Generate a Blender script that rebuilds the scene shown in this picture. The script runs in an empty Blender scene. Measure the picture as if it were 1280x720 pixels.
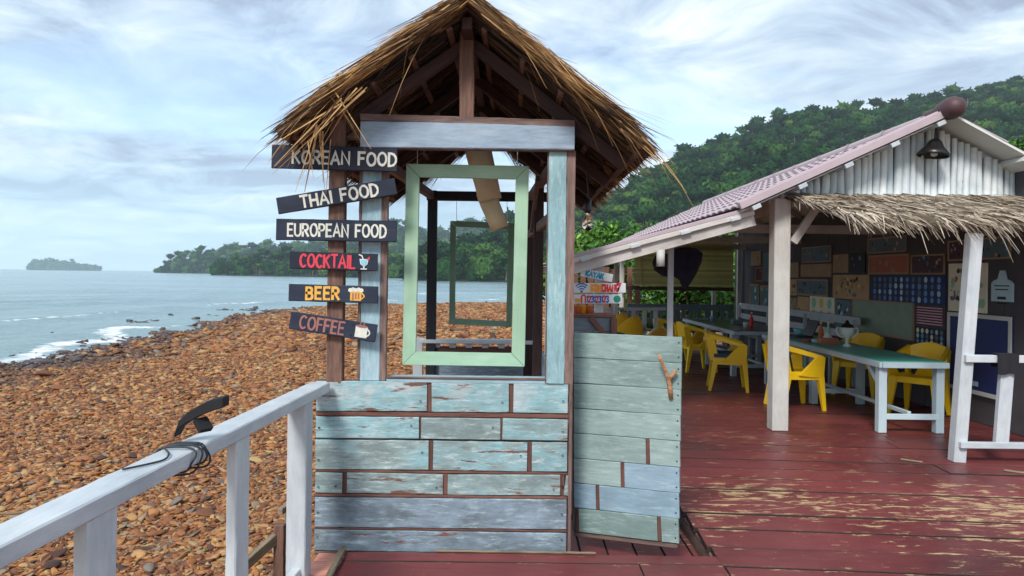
import bpy, bmesh, math, random
import numpy as np
from mathutils import Vector, Matrix, Euler, noise

random.seed(7)
RNG = np.random.default_rng(11)
S = bpy.context.scene
C = S.collection
rad = math.radians

# ------------------------------------------------------------------ camera
F, EYE, ROLL, V0 = 900.0, 1.60, rad(0.7), (344 - 360) / 900.0
cd = bpy.data.cameras.new('camera')
cam = bpy.data.objects.new('camera', cd)
C.objects.link(cam)
cam.location = (0, 0, EYE)
cam.rotation_euler = (math.pi / 2, -ROLL, 0)
cd.sensor_width = 36
cd.lens = F / 1280 * 36
cd.shift_y = -16 / 1280
cd.clip_start = 0.05
cd.clip_end = 60000
S.camera = cam

def at(px, py, Y):
    u, v = (px - 640) / F, (py - 360) / F
    cr, sr = math.cos(ROLL), math.sin(ROLL)
    u, v = u * cr + v * sr, -u * sr + v * cr
    return Vector((u * Y, Y, EYE - (v - V0) * Y))

def on_x(px, py, X):
    """point on the plane x = X seen along that direction"""
    p = at(px, py, 1.0)
    return at(px, py, X / p.x)

def on_z(px, py, Z):
    p = at(px, py, 1.0)
    return at(px, py, (EYE - Z) / (EYE - p.z))

# ------------------------------------------------------------------ light
SUN_EL, SUN_AZ = rad(42), rad(200)          # azimuth clockwise from +Y
w = bpy.data.worlds.new('World')
S.world = w
w.use_nodes = True
nt = w.node_tree
nt.nodes.clear()
def N(tree, t, **kw):
    n = tree.nodes.new(t)
    for k, v in kw.items():
        setattr(n, k, v)
    return n
def setin(n, **kw):
    for k, v in kw.items():
        n.inputs[k.replace('_', ' ')].default_value = v
def ramp(tree, src, stops, interp='LINEAR'):
    r = N(tree, 'ShaderNodeValToRGB')
    r.color_ramp.interpolation = interp
    el = r.color_ramp.elements
    while len(el) < len(stops):
        el.new(0.5)
    for e, (p, c) in zip(el, stops):
        e.position = p
        e.color = (c, c, c, 1) if isinstance(c, (int, float)) else (*c[:3], 1)
    if src is not None:
        tree.links.new(src, r.inputs[0])
    return r.outputs[0]
def mixc(tree, fac, a, b, mode='MIX'):
    m = N(tree, 'ShaderNodeMix', data_type='RGBA', blend_type=mode)
    for k, v in ((0, fac), (6, a), (7, b)):
        if hasattr(v, 'links'):
            tree.links.new(v, m.inputs[k])
        elif isinstance(v, (int, float)):
            m.inputs[k].default_value = v if k == 0 else (v, v, v, 1)
        else:
            m.inputs[k].default_value = (*v[:3], 1)
    return m.outputs[2]
def mth(tree, op, a, b=None, c=None):
    m = N(tree, 'ShaderNodeMath', operation=op)
    for k, v in enumerate((a, b, c)):
        if v is None: continue
        if hasattr(v, 'links'): tree.links.new(v, m.inputs[k])
        else: m.inputs[k].default_value = v
    return m.outputs[0]
def vmth(tree, op, a, b=None):
    m = N(tree, 'ShaderNodeVectorMath', operation=op)
    for k, v in enumerate((a, b)):
        if v is None: continue
        if hasattr(v, 'links'): tree.links.new(v, m.inputs[k])
        else: m.inputs[k].default_value = v
    return m.outputs[0]
def tnoise(tree, vec, scale, detail=4, rough=0.55, dist=0.0):
    n = N(tree, 'ShaderNodeTexNoise')
    setin(n, Scale=scale, Detail=detail, Roughness=rough, Distortion=dist)
    if vec is not None: tree.links.new(vec, n.inputs['Vector'])
    return n.outputs[0]

SKY_STRENGTH = 0.10
sky = N(nt, 'ShaderNodeTexSky', sky_type='NISHITA')
sky.sun_disc = False
sky.sun_elevation = SUN_EL
sky.sun_rotation = SUN_AZ
sky.air_density = 1.0
sky.dust_density = 0.6
geo = N(nt, 'ShaderNodeTexCoord')
sep = N(nt, 'ShaderNodeSeparateXYZ')
nt.links.new(geo.outputs['Generated'], sep.inputs[0])
zz = mth(nt, 'ADD', mth(nt, 'MAXIMUM', sep.outputs[2], 0.0), 0.16)
cx = mth(nt, 'DIVIDE', sep.outputs[0], zz)
cy = mth(nt, 'DIVIDE', sep.outputs[1], zz)
cmb = N(nt, 'ShaderNodeCombineXYZ')
nt.links.new(cx, cmb.inputs[0]); nt.links.new(cy, cmb.inputs[1])
cvec = vmth(nt, 'ADD', cmb.outputs[0], (3.1, 7.7, 0.4))
big = tnoise(nt, cvec, 0.7, 4, 0.5, 0.6)
mid = tnoise(nt, cvec, 2.3, 12, 0.62, 0.7)
shade = mth(nt, 'ADD', mth(nt, 'MULTIPLY', big, 0.45), mth(nt, 'MULTIPLY', mid, 0.55))
K = 1.0 / SKY_STRENGTH
cloud = ramp(nt, shade, [(0.41, (0.175, 0.21, 0.285)), (0.47, (0.245, 0.305, 0.385)), (0.53, (0.33, 0.39, 0.44)), (0.595, (0.46, 0.49, 0.50))])
veil = ramp(nt, sep.outputs[2], [(0.0, 0.8), (0.06, 0.45), (0.16, 0.0)])
cloud = mixc(nt, veil, cloud, (0.29, 0.43, 0.52))
cloud = mixc(nt, 1.0, cloud, (K, K, K), 'MULTIPLY')
# thin cover low over the sea, where the blue shows through in streaks
cov = tnoise(nt, vmth(nt, 'MULTIPLY', cvec, (0.35, 1.0, 1.0)), 0.9, 5, 0.5, 0.3)
cover = ramp(nt, cov, [(0.38, 0.25), (0.47, 1.0)])
low = ramp(nt, sep.outputs[2], [(0.0, 0.80), (0.10, 1.0)])
cover = mth(nt, 'MAXIMUM', mth(nt, 'MULTIPLY', cover, low), 0.0)
high = ramp(nt, sep.outputs[2], [(0.14, 0.0), (0.34, 1.0)])
cover = mth(nt, 'MAXIMUM', cover, high)
skyc = mixc(nt, cover, sky.outputs[0], cloud)
bg = N(nt, 'ShaderNodeBackground')
bg.inputs[1].default_value = SKY_STRENGTH
nt.links.new(skyc, bg.inputs[0])
wo = N(nt, 'ShaderNodeOutputWorld')
nt.links.new(bg.outputs[0], wo.inputs[0])

sd = bpy.data.lights.new('sun', 'SUN')
sd.energy = 1.5
sd.angle = rad(14)
sd.color = (1.0, 0.95, 0.88)
sun = bpy.data.objects.new('sun', sd)
C.objects.link(sun)
sdir = Vector((math.sin(SUN_AZ) * math.cos(SUN_EL), math.cos(SUN_AZ) * math.cos(SUN_EL), math.sin(SUN_EL)))
sun.rotation_euler = (-sdir).to_track_quat('-Z', 'Y').to_euler()
sun.location = sdir * 50

S.view_settings.view_transform = 'Standard'
S.view_settings.look = 'None'
S.view_settings.exposure = 1.28
S.view_settings.gamma = 1.0
S.view_settings.use_curve_mapping = False
S.cycles.max_bounces = 8
S.cycles.volume_bounces = 2
S.cycles.use_denoising = True

# ------------------------------------------------------------------ materials
MATS = {}
def srgb(r, g, b):
    f = lambda c: (c / 12.92 if c <= 0.04045 else ((c + 0.055) / 1.055) ** 2.4)
    return tuple(f(x / 255) for x in (r, g, b))

def base_mat(name, rough=0.7):
    m = bpy.data.materials.new(name)
    m.use_nodes = True
    t = m.node_tree
    b = t.nodes['Principled BSDF']
    b.inputs['Roughness'].default_value = rough
    MATS[name] = m
    return m, t, b

def objvec(t, stretch=(1, 1, 1)):
    tc = N(t, 'ShaderNodeTexCoord')
    oi = N(t, 'ShaderNodeObjectInfo')
    v = vmth(t, 'ADD', tc.outputs['Object'], None)
    add = v.node
    sc = N(t, 'ShaderNodeVectorMath', operation='SCALE')
    sc.inputs[0].default_value = (13.7, 5.3, 8.1)
    t.links.new(oi.outputs['Random'], sc.inputs['Scale'])
    t.links.new(sc.outputs[0], add.inputs[1])
    return vmth(t, 'MULTIPLY', v, stretch), oi.outputs['Random'], v

def bump(t, b, h, strength=0.4, dist=0.01):
    bp = N(t, 'ShaderNodeBump')
    setin(bp, Strength=strength, Distance=dist)
    t.links.new(h, bp.inputs['Height'])
    t.links.new(bp.outputs[0], b.inputs['Normal'])

def paint(name, cols, wood, wear=0.5, patch=3.0, rough=0.6, streak=(1.2, 9, 9), grain=0.35, dirt=0.25, wearscale=2.5, soft=0.05, spec=0.4, scuff=0.0):
    """weathered paint over wood; length of the board runs along local X"""
    m, t, b = base_mat(name, rough)
    v, rnd, v0 = objvec(t, streak)
    n_patch = tnoise(t, vmth(t, 'MULTIPLY', v0, (1, 2, 2)), patch, 5, 0.6, 0.4)
    n_patch = mth(t, 'ADD', n_patch, mth(t, 'MULTIPLY', mth(t, 'SUBTRACT', rnd, 0.5), 0.32))
    k = len(cols)
    col = ramp(t, n_patch, [(0.3 + 0.4 * i / max(1, k - 1), c) for i, c in enumerate(cols)])
    g = tnoise(t, v, 6, 8, 0.7, 0.2)
    gd = ramp(t, g, [(0.25, 1 - grain), (0.75, 1 + grain * 0.3)])
    col = mixc(t, 1.0, col, gd, 'MULTIPLY')
    d = tnoise(t, v0, 1.6, 5, 0.65)
    col = mixc(t, mth(t, 'MULTIPLY', ramp(t, d, [(0.45, 0.0), (0.75, 1.0)]), dirt), col, tuple(c * 0.35 for c in cols[0]))
    if scuff:
        sn = tnoise(t, vmth(t, 'MULTIPLY', v0, (1.6, 9, 9)), 5.0, 12, 0.78, 0.15)
        sm = mth(t, 'MULTIPLY', ramp(t, sn, [(0.52, 0.0), (0.66, 1.0)]), scuff)
        col = mixc(t, sm, col, tuple(min(.8, c * 1.5 + .08) for c in cols[-1]))
        sn2 = tnoise(t, vmth(t, 'MULTIPLY', v0, (2.2, 14, 14)), 4.0, 12, 0.75, 0.1)
        col = mixc(t, mth(t, 'MULTIPLY', ramp(t, sn2, [(0.54, 0.0), (0.68, 1.0)]), scuff), col, tuple(c * .45 for c in cols[0]))
    wn = tnoise(t, vmth(t, 'MULTIPLY', v, (1.0, 1.0, 1.0)), wearscale, 9, 0.68, 0.1)
    wn = mth(t, 'ADD', wn, mth(t, 'MULTIPLY', mth(t, 'SUBTRACT', mth(t, 'FRACT', mth(t, 'MULTIPLY', rnd, 7.3)), 0.5), 0.14))
    wm = ramp(t, wn, [(wear, 0.0), (min(1, wear + soft), 1.0)])
    wg = tnoise(t, v, 9, 6, 0.7)
    wcol = mixc(t, wg, tuple(c * 0.55 for c in wood), tuple(min(1, c * 1.3) for c in wood))
    col = mixc(t, wm, col, wcol)
    t.links.new(col, b.inputs['Base Color'])
    b.inputs['Specular IOR Level'].default_value = spec
    h = mth(t, 'SUBTRACT', mth(t, 'MULTIPLY', g, 0.6), mth(t, 'MULTIPLY', wm, 0.5))
    bump(t, b, h, 0.35, 0.004)
    return m

def wood(name, dark, light, rough=0.75, streak=(1.5, 14, 14)):
    m, t, b = base_mat(name, rough)
    v, rnd, v0 = objvec(t, streak)
    g = tnoise(t, v, 3.5, 8, 0.65, 0.5)
    col = ramp(t, g, [(0.3, dark), (0.7, light)])
    tint = ramp(t, rnd, [(0, 0.75), (1, 1.15)])
    col = mixc(t, 1.0, col, tint, 'MULTIPLY')
    t.links.new(col, b.inputs['Base Color'])
    bump(t, b, g, 0.5, 0.004)
    return m

def plain(name, col, rough=0.6, var=0.12, scale=6, metal=0, spec=0.5, bmp=0.15):
    m, t, b = base_mat(name, rough)
    v, rnd, v0 = objvec(t)
    n = tnoise(t, v0, scale, 5, 0.6)
    c = mixc(t, n, tuple(x * (1 - var) for x in col), tuple(min(1, x * (1 + var)) for x in col))
    t.links.new(c, b.inputs['Base Color'])
    b.inputs['Metallic'].default_value = metal
    b.inputs['Specular IOR Level'].default_value = spec
    if bmp: bump(t, b, tnoise(t, v0, scale * 6, 3), bmp, 0.003)
    return m

TEAL1, TEAL2, TEAL3 = srgb(112, 152, 150), srgb(128, 176, 178), srgb(150, 196, 200)
BROWN = srgb(112, 78, 66)
M_PLANK = paint('weathered teal plank paint', [srgb(126, 144, 145), srgb(146, 168, 170), srgb(142, 186, 195), srgb(182, 198, 202)], BROWN, wear=0.60, wearscale=3.0, patch=4.2, dirt=0.4, scuff=.55)
M_PLANKB = paint('weathered grey blue plank paint', [srgb(108, 122, 132), srgb(138, 156, 172), srgb(160, 180, 196)], BROWN, wear=0.63, patch=4.0, dirt=0.45, scuff=.5)
M_POST = paint('weathered blue post paint', [srgb(142, 168, 184), srgb(154, 186, 198), srgb(172, 198, 210)], BROWN, wear=0.66, dirt=0.3, scuff=.4)
M_POSTT = paint('weathered turquoise post paint', [srgb(130, 166, 176), srgb(148, 184, 192), srgb(172, 202, 208)], BROWN, wear=0.70, dirt=0.25, scuff=.4)
M_BEAM = paint('weathered lilac blue beam paint', [srgb(146, 166, 188), srgb(158, 178, 198), srgb(172, 188, 206)], srgb(100, 90, 92), wear=0.70, dirt=0.2)
M_GATE = paint('weathered sea green gate paint', [srgb(122, 144, 142), srgb(140, 164, 162), srgb(156, 178, 176)], srgb(92, 96, 88), wear=0.68, patch=2.0, dirt=0.35, grain=0.3, scuff=.35)
M_GATEB = paint('weathered pale blue gate paint', [srgb(124, 150, 164), srgb(140, 166, 184), srgb(150, 176, 192)], srgb(92, 96, 98), wear=0.70, patch=2.0, dirt=0.3, grain=0.25, scuff=.35)
M_STRIP = wood('bare brown strip', srgb(74, 46, 40), srgb(126, 84, 72))
M_EDGE = wood('greyed brown edge timber', srgb(72, 56, 54), srgb(138, 112, 104))
M_DARKWOOD = wood('dark stained wood', srgb(34, 20, 22), srgb(74, 46, 44))
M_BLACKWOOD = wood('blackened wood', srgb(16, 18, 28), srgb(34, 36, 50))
M_OLDWOOD = wood('old brown post wood', srgb(66, 46, 40), srgb(132, 98, 84))
M_GREYWOOD = wood('grey driftwood board', srgb(88, 78, 66), srgb(158, 140, 116))
M_SEAMSHADE = wood('bare board edge with seam shade', srgb(34, 24, 22), srgb(70, 52, 44))  # bare wood, coloured extra dark to paint shade into the deck seams
M_TWIG = wood('peeled twig wood', srgb(120, 84, 58), srgb(190, 146, 108))
M_WHITE = paint('white rail paint', [srgb(178, 186, 194), srgb(192, 199, 205), srgb(202, 208, 212)], srgb(120, 112, 104), wear=0.745, dirt=0.22, grain=0.16, rough=0.5, scuff=.12)
M_WPOST = paint('cream white post paint', [srgb(184, 182, 178), srgb(196, 194, 190), srgb(204, 203, 199)], srgb(130, 120, 108), wear=0.745, dirt=0.25, grain=0.16, rough=0.55)
M_FASCIA = paint('dusty white fascia paint', [srgb(176, 168, 164), srgb(196, 190, 186), srgb(206, 202, 198)], srgb(118, 96, 82), wear=0.68, dirt=0.3, grain=0.15)
M_BAMBOO = paint('whitewashed bamboo', [srgb(188, 200, 206), srgb(206, 214, 218), srgb(222, 228, 230)], srgb(130, 124, 116), wear=0.70, dirt=0.25, grain=0.18)
M_FRAME = paint('pale green frame paint', [srgb(152, 186, 160), srgb(164, 198, 172), srgb(172, 206, 180)], srgb(104, 120, 104), wear=0.84, dirt=0.08, grain=0.12, streak=(1, 30, 30))
M_FRAME2 = paint('dull green frame paint', [srgb(108, 138, 118), srgb(120, 152, 130)], srgb(70, 80, 70), wear=0.84, dirt=0.1, grain=0.12)
M_SIGN = paint('chalky navy sign paint', [srgb(22, 30, 50), srgb(30, 40, 62), srgb(42, 52, 72)], srgb(84, 74, 70), wear=0.74, dirt=0.1, grain=0.3, rough=0.65)
M_SIGNW = plain('white sign paint', srgb(214, 218, 222), 0.6)
M_CREAM = plain('cream lettering paint', srgb(206, 206, 196), 0.7, 0.25, 30)
M_RED = plain('red lettering paint', srgb(206, 56, 74), 0.6, 0.2, 30)
M_YELLOWL = plain('ochre lettering paint', srgb(222, 166, 66), 0.6, 0.2, 30)
M_BROWNL = plain('brown lettering paint', srgb(150, 98, 92), 0.7, 0.25, 30)
M_TEALL = plain('teal lettering paint', srgb(30, 140, 170), 0.6)
M_ORANGE = plain('orange lettering paint', srgb(240, 150, 40), 0.6)
M_SCARLET = plain('scarlet lettering paint', srgb(220, 50, 34), 0.6)
M_BLUEL = plain('blue lettering paint', srgb(50, 84, 170), 0.6)
M_GREENL = plain('green lettering paint', srgb(20, 140, 110), 0.6)
M_LBLUE = plain('pale blue paint', srgb(126, 190, 214), 0.5)
M_CHAIR = plain('yellow moulded plastic', srgb(250, 206, 14), 0.4, 0.05, 14, bmp=0.08)
M_BLACK = plain('black fabric', srgb(26, 26, 32), 0.85, 0.3, 20)
M_NAVY = plain('navy cloth', srgb(22, 22, 44), 0.9, 0.3, 8, bmp=0.4)
M_CUSHION = plain('slate blue cushion cloth', srgb(58, 78, 104), 0.9, 0.2, 30)
M_METAL = plain('black enamel metal', srgb(24, 22, 26), 0.35, 0.2)
M_STEEL = plain('dull steel nail', srgb(50, 48, 48), 0.5, 0.3)
M_GREENTOP = plain('green table top', srgb(84, 172, 156), 0.32, 0.10, 3)
M_DARKTOP = plain('dark table top', srgb(46, 48, 56), 0.25, 0.2, 3)
M_TABLEW = paint('pale blue white table paint', [srgb(176, 196, 206), srgb(190, 208, 216)], srgb(120, 120, 118), wear=0.8, dirt=0.1, grain=0.08)
M_GREYP = paint('blue grey bench paint', [srgb(98, 112, 122), srgb(120, 134, 142)], srgb(80, 76, 70), wear=0.76, dirt=0.2)
M_TILE = plain('mauve roof tile', srgb(176, 160, 167), 0.75, 0.16, 5)
M_RIDGE = plain('maroon ridge tile', srgb(74, 48, 52), 0.55, 0.2, 8)
M_SOFFIT = plain('pale soffit board', srgb(206, 208, 206), 0.7, 0.06)
M_BOARDDARK = plain('dark wall board', srgb(78, 76, 82), 0.8, 0.3, 4)
M_TARP = wood('split cane blind', srgb(166, 158, 118), srgb(214, 204, 160), streak=(30, 3, 30))
t = M_TARP.node_tree; b = t.nodes['Principled BSDF']
tl = N(t, 'ShaderNodeBsdfTranslucent'); mx_ = N(t, 'ShaderNodeMixShader'); mx_.inputs[0].default_value = 0.6
t.links.new(b.inputs['Base Color'].links[0].from_socket, tl.inputs[0])
t.links.new(b.outputs[0], mx_.inputs[1]); t.links.new(tl.outputs[0], mx_.inputs[2]); t.links.new(mx_.outputs[0], t.nodes['Material Output'].inputs[0])
M_FABRIC = plain('beige lampshade fabric', srgb(206, 190, 158), 0.85, 0.14, 12, bmp=0.3)
M_KAYAK = plain('yellow kayak plastic', srgb(238, 190, 40), 0.35, 0.05)
M_GLASSTABLE = M_GREENTOP
M_PINKWOOD = wood('stained pink plank wood', srgb(170, 86, 80), srgb(222, 164, 140), streak=(14, 1.5, 14))
M_ROPE = plain('weathered rope', srgb(120, 100, 70), 0.9, 0.3, 40)
M_CORD = plain('dark blue cord', srgb(34, 42, 52), 0.6, 0.2)
M_PAPER = plain('off white paper', srgb(206, 210, 206), 0.7, 0.06)
M_TERRA = plain('terracotta', srgb(206, 110, 52), 0.7, 0.2)

m, t, b = base_mat('clear bulb glass', 0.02)
b.inputs['Transmission Weight'].default_value = 1.0
b.inputs['Base Color'].default_value = (0.95, 0.85, 0.65, 1)
b.inputs['IOR'].default_value = 1.2
M_GLASS = m

# red deck paint, worn through to bare wood in patches (position on the deck)
m, t, b = base_mat('worn oxblood deck paint', 0.42)
v, rnd, v0 = objvec(t, (1.0, 7, 7))
gp = N(t, 'ShaderNodeNewGeometry').outputs['Position']
g = tnoise(t, v, 5, 8, 0.7, 0.2)
pn = tnoise(t, gp, 0.9, 5, 0.6)
col = ramp(t, pn, [(0.3, srgb(92, 42, 44)), (0.5, srgb(118, 54, 55)), (0.7, srgb(132, 68, 68))])
col = mixc(t, 1.0, col, ramp(t, g, [(0.25, 0.72), (0.7, 1.12)]), 'MULTIPLY')
col = mixc(t, 1.0, col, ramp(t, rnd, [(0, 0.82), (1, 1.12)]), 'MULTIPLY')
zone = tnoise(t, vmth(t, 'ADD', gp, (2.2, 3.7, 0)), 0.5, 3, 0.5)
zb = ramp(t, zone, [(0.40, 0.0), (0.66, 0.07)])
for (wx, wy, wr, wa) in ((3.1, 4.3, 1.6, .105), (3.6, 4.9, 1.0, .09), (1.7, 5.35, .75, .11), (2.3, 5.0, .8, .06), (1.3, 4.8, .45, .1), (3.2, 7.0, 1.2, .06), (1.8, 7.4, 1.0, .05)):
    dv = N(t, 'ShaderNodeVectorMath', operation='DISTANCE'); t.links.new(gp, dv.inputs[0]); dv.inputs[1].default_value = (wx, wy, 0)
    zb = mth(t, 'ADD', zb, ramp(t, mth(t, 'DIVIDE', dv.outputs['Value'], wr * 2), [(0.0, wa), (0.5, 0.0)]))
wn = tnoise(t, vmth(t, 'MULTIPLY', gp, (2.2, 6.5, 1)), 2.6, 12, 0.74, 0.5)
so_ = N(t, 'ShaderNodeSeparateXYZ'); t.links.new(N(t, 'ShaderNodeTexCoord').outputs['Object'], so_.inputs[0])
eb = ramp(t, mth(t, 'ABSOLUTE', so_.outputs[1]), [(0.105, 0.0), (0.14, 0.055)])
wm = ramp(t, mth(t, 'ADD', mth(t, 'ADD', wn, zb), eb), [(0.655, 0.0), (0.715, 1.0)])
fleck = tnoise(t, vmth(t, 'MULTIPLY', gp, (1.0, 1.6, 1)), 26, 3, 0.5)
fm = ramp(t, fleck, [(0.73, 0.0), (0.745, 1.0)])
wm = mth(t, 'MAXIMUM', wm, mth(t, 'MULTIPLY', fm, 0.8))
wc = mixc(t, tnoise(t, v, 9, 5, 0.6), srgb(140, 104, 80), srgb(222, 194, 146))
col = mixc(t, wm, col, wc)
t.links.new(col, b.inputs['Base Color'])
t.links.new(ramp(t, pn, [(0.3, 0.30), (0.7, 0.58)]), b.inputs['Roughness'])
bump(t, b, mth(t, 'SUBTRACT', g, mth(t, 'MULTIPLY', wm, 0.6)), 0.4, 0.004)
M_DECK = m

def attr_mat(name, ramp_stops, rough=0.8, objrandom=False, spec=0.3, trans=0.0):
    """colour picked by a per-piece number (attribute 'tone', or the object's random number)"""
    m, t, b = base_mat(name, rough)
    if objrandom:
        a = N(t, 'ShaderNodeObjectInfo').outputs['Random']
    else:
        a = N(t, 'ShaderNodeAttribute', attribute_name='tone').outputs['Fac']
    col = ramp(t, a, ramp_stops)
    if 'stone' in name:
        sx = N(t, 'ShaderNodeSeparateXYZ'); t.links.new(N(t, 'ShaderNodeNewGeometry').outputs['Position'], sx.inputs[0])
        wt = ramp(t, mth(t, 'ADD', sx.outputs[2], 2.0), [(0.47, 1.0), (0.58, 0.0)])
        col = mixc(t, mth(t, 'MULTIPLY', wt, 0.72), col, srgb(48, 38, 38))
        t.links.new(ramp(t, wt, [(0, rough), (1, 0.3)]), b.inputs['Roughness'])
    gp = N(t, 'ShaderNodeTexCoord').outputs['Object']
    n = tnoise(t, gp, 18, 5, 0.65)
    col = mixc(t, 1.0, col, ramp(t, n, [(0.25, 0.65), (0.75, 1.25)]), 'MULTIPLY')
    t.links.new(col, b.inputs['Base Color'])
    b.inputs['Specular IOR Level'].default_value = spec
    if trans:
        b.inputs['Subsurface Weight'].default_value = 0
    return m
STONE_STOPS = [(0.0, srgb(62, 48, 46)), (0.12, srgb(98, 66, 50)), (0.30, srgb(130, 84, 56)), (0.52, srgb(154, 102, 62)), (0.68, srgb(170, 120, 74)), (0.8, srgb(180, 146, 98)), (0.9, srgb(140, 122, 98)), (1.0, srgb(116, 108, 104))]
M_STONE = attr_mat('rust brown beach stone', STONE_STOPS, 0.72)
M_STONEO = attr_mat('rust brown beach stone single', STONE_STOPS, 0.72, objrandom=True)
M_WETSTONE = plain('wet dark boulder', srgb(70, 56, 54), 0.4, 0.35, 3)
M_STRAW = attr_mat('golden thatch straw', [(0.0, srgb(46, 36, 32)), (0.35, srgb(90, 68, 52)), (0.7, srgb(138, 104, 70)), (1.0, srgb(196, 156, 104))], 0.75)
M_PALM = attr_mat('bleached palm thatch', [(0.0, srgb(86, 76, 66)), (0.35, srgb(138, 124, 108)), (0.7, srgb(174, 160, 142)), (1.0, srgb(204, 192, 174))], 0.8)
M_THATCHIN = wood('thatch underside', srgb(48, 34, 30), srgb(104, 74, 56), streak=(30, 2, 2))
M_LEAF = attr_mat('hedge leaf', [(0.0, srgb(34, 70, 24)), (0.5, srgb(66, 116, 34)), (1.0, srgb(128, 164, 58))], 0.55)
for q in (M_LEAF,):
    bb = q.node_tree.nodes['Principled BSDF']
    bb.inputs['Transmission Weight'].default_value = 0.0

def forest_mat(name, stops):
    m, t, b = base_mat(name, 0.85)
    rnd = N(t, 'ShaderNodeObjectInfo').outputs['Random']
    col = ramp(t, rnd, stops)
    gp = N(t, 'ShaderNodeNewGeometry').outputs['Position']
    n = tnoise(t, gp, 0.55, 4, 0.7)
    col = mixc(t, 1.0, col, ramp(t, n, [(0.32, 0.3), (0.68, 1.5)]), 'MULTIPLY')
    t.links.new(col, b.inputs['Base Color'])
    b.inputs['Specular IOR Level'].default_value = 0.15
    bump(t, b, n, 1.0, 2.4)
    return m
M_FOREST = forest_mat('jungle canopy', [(0.0, srgb(14, 42, 24)), (0.4, srgb(28, 72, 34)), (0.75, srgb(48, 96, 40)), (1.0, srgb(88, 124, 52))])
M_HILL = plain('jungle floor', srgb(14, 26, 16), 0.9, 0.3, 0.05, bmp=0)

# ------------------------------------------------------------------ object helpers
W = {}                                      # world translation of empties and parts
def worldloc(o):
    return W.get(o.name, Vector((0, 0, 0)))

def tag(o, label=None, cat=None, group=None, kind=None):
    if label: o['label'] = label
    if cat: o['category'] = cat
    if group: o['group'] = group
    if kind: o['kind'] = kind
    return o

def thing(name, loc, label, cat, group=None):
    o = bpy.data.objects.new(name, None)
    o.empty_display_size = 0.1
    C.objects.link(o)
    o.location = loc
    W[o.name] = Vector(loc)
    return tag(o, label, cat, group)

PW = {}
def link(o, parent, M):
    C.objects.link(o)
    if parent is not None:
        o.parent = parent
        base = PW.get(parent.name)
        if base is None:
            base = Matrix.Translation(worldloc(parent))
        o.matrix_basis = base.inverted() @ M
    else:
        o.matrix_basis = M
    PW[o.name] = M.copy()
    W[o.name] = M.translation.copy()
    return o

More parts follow.
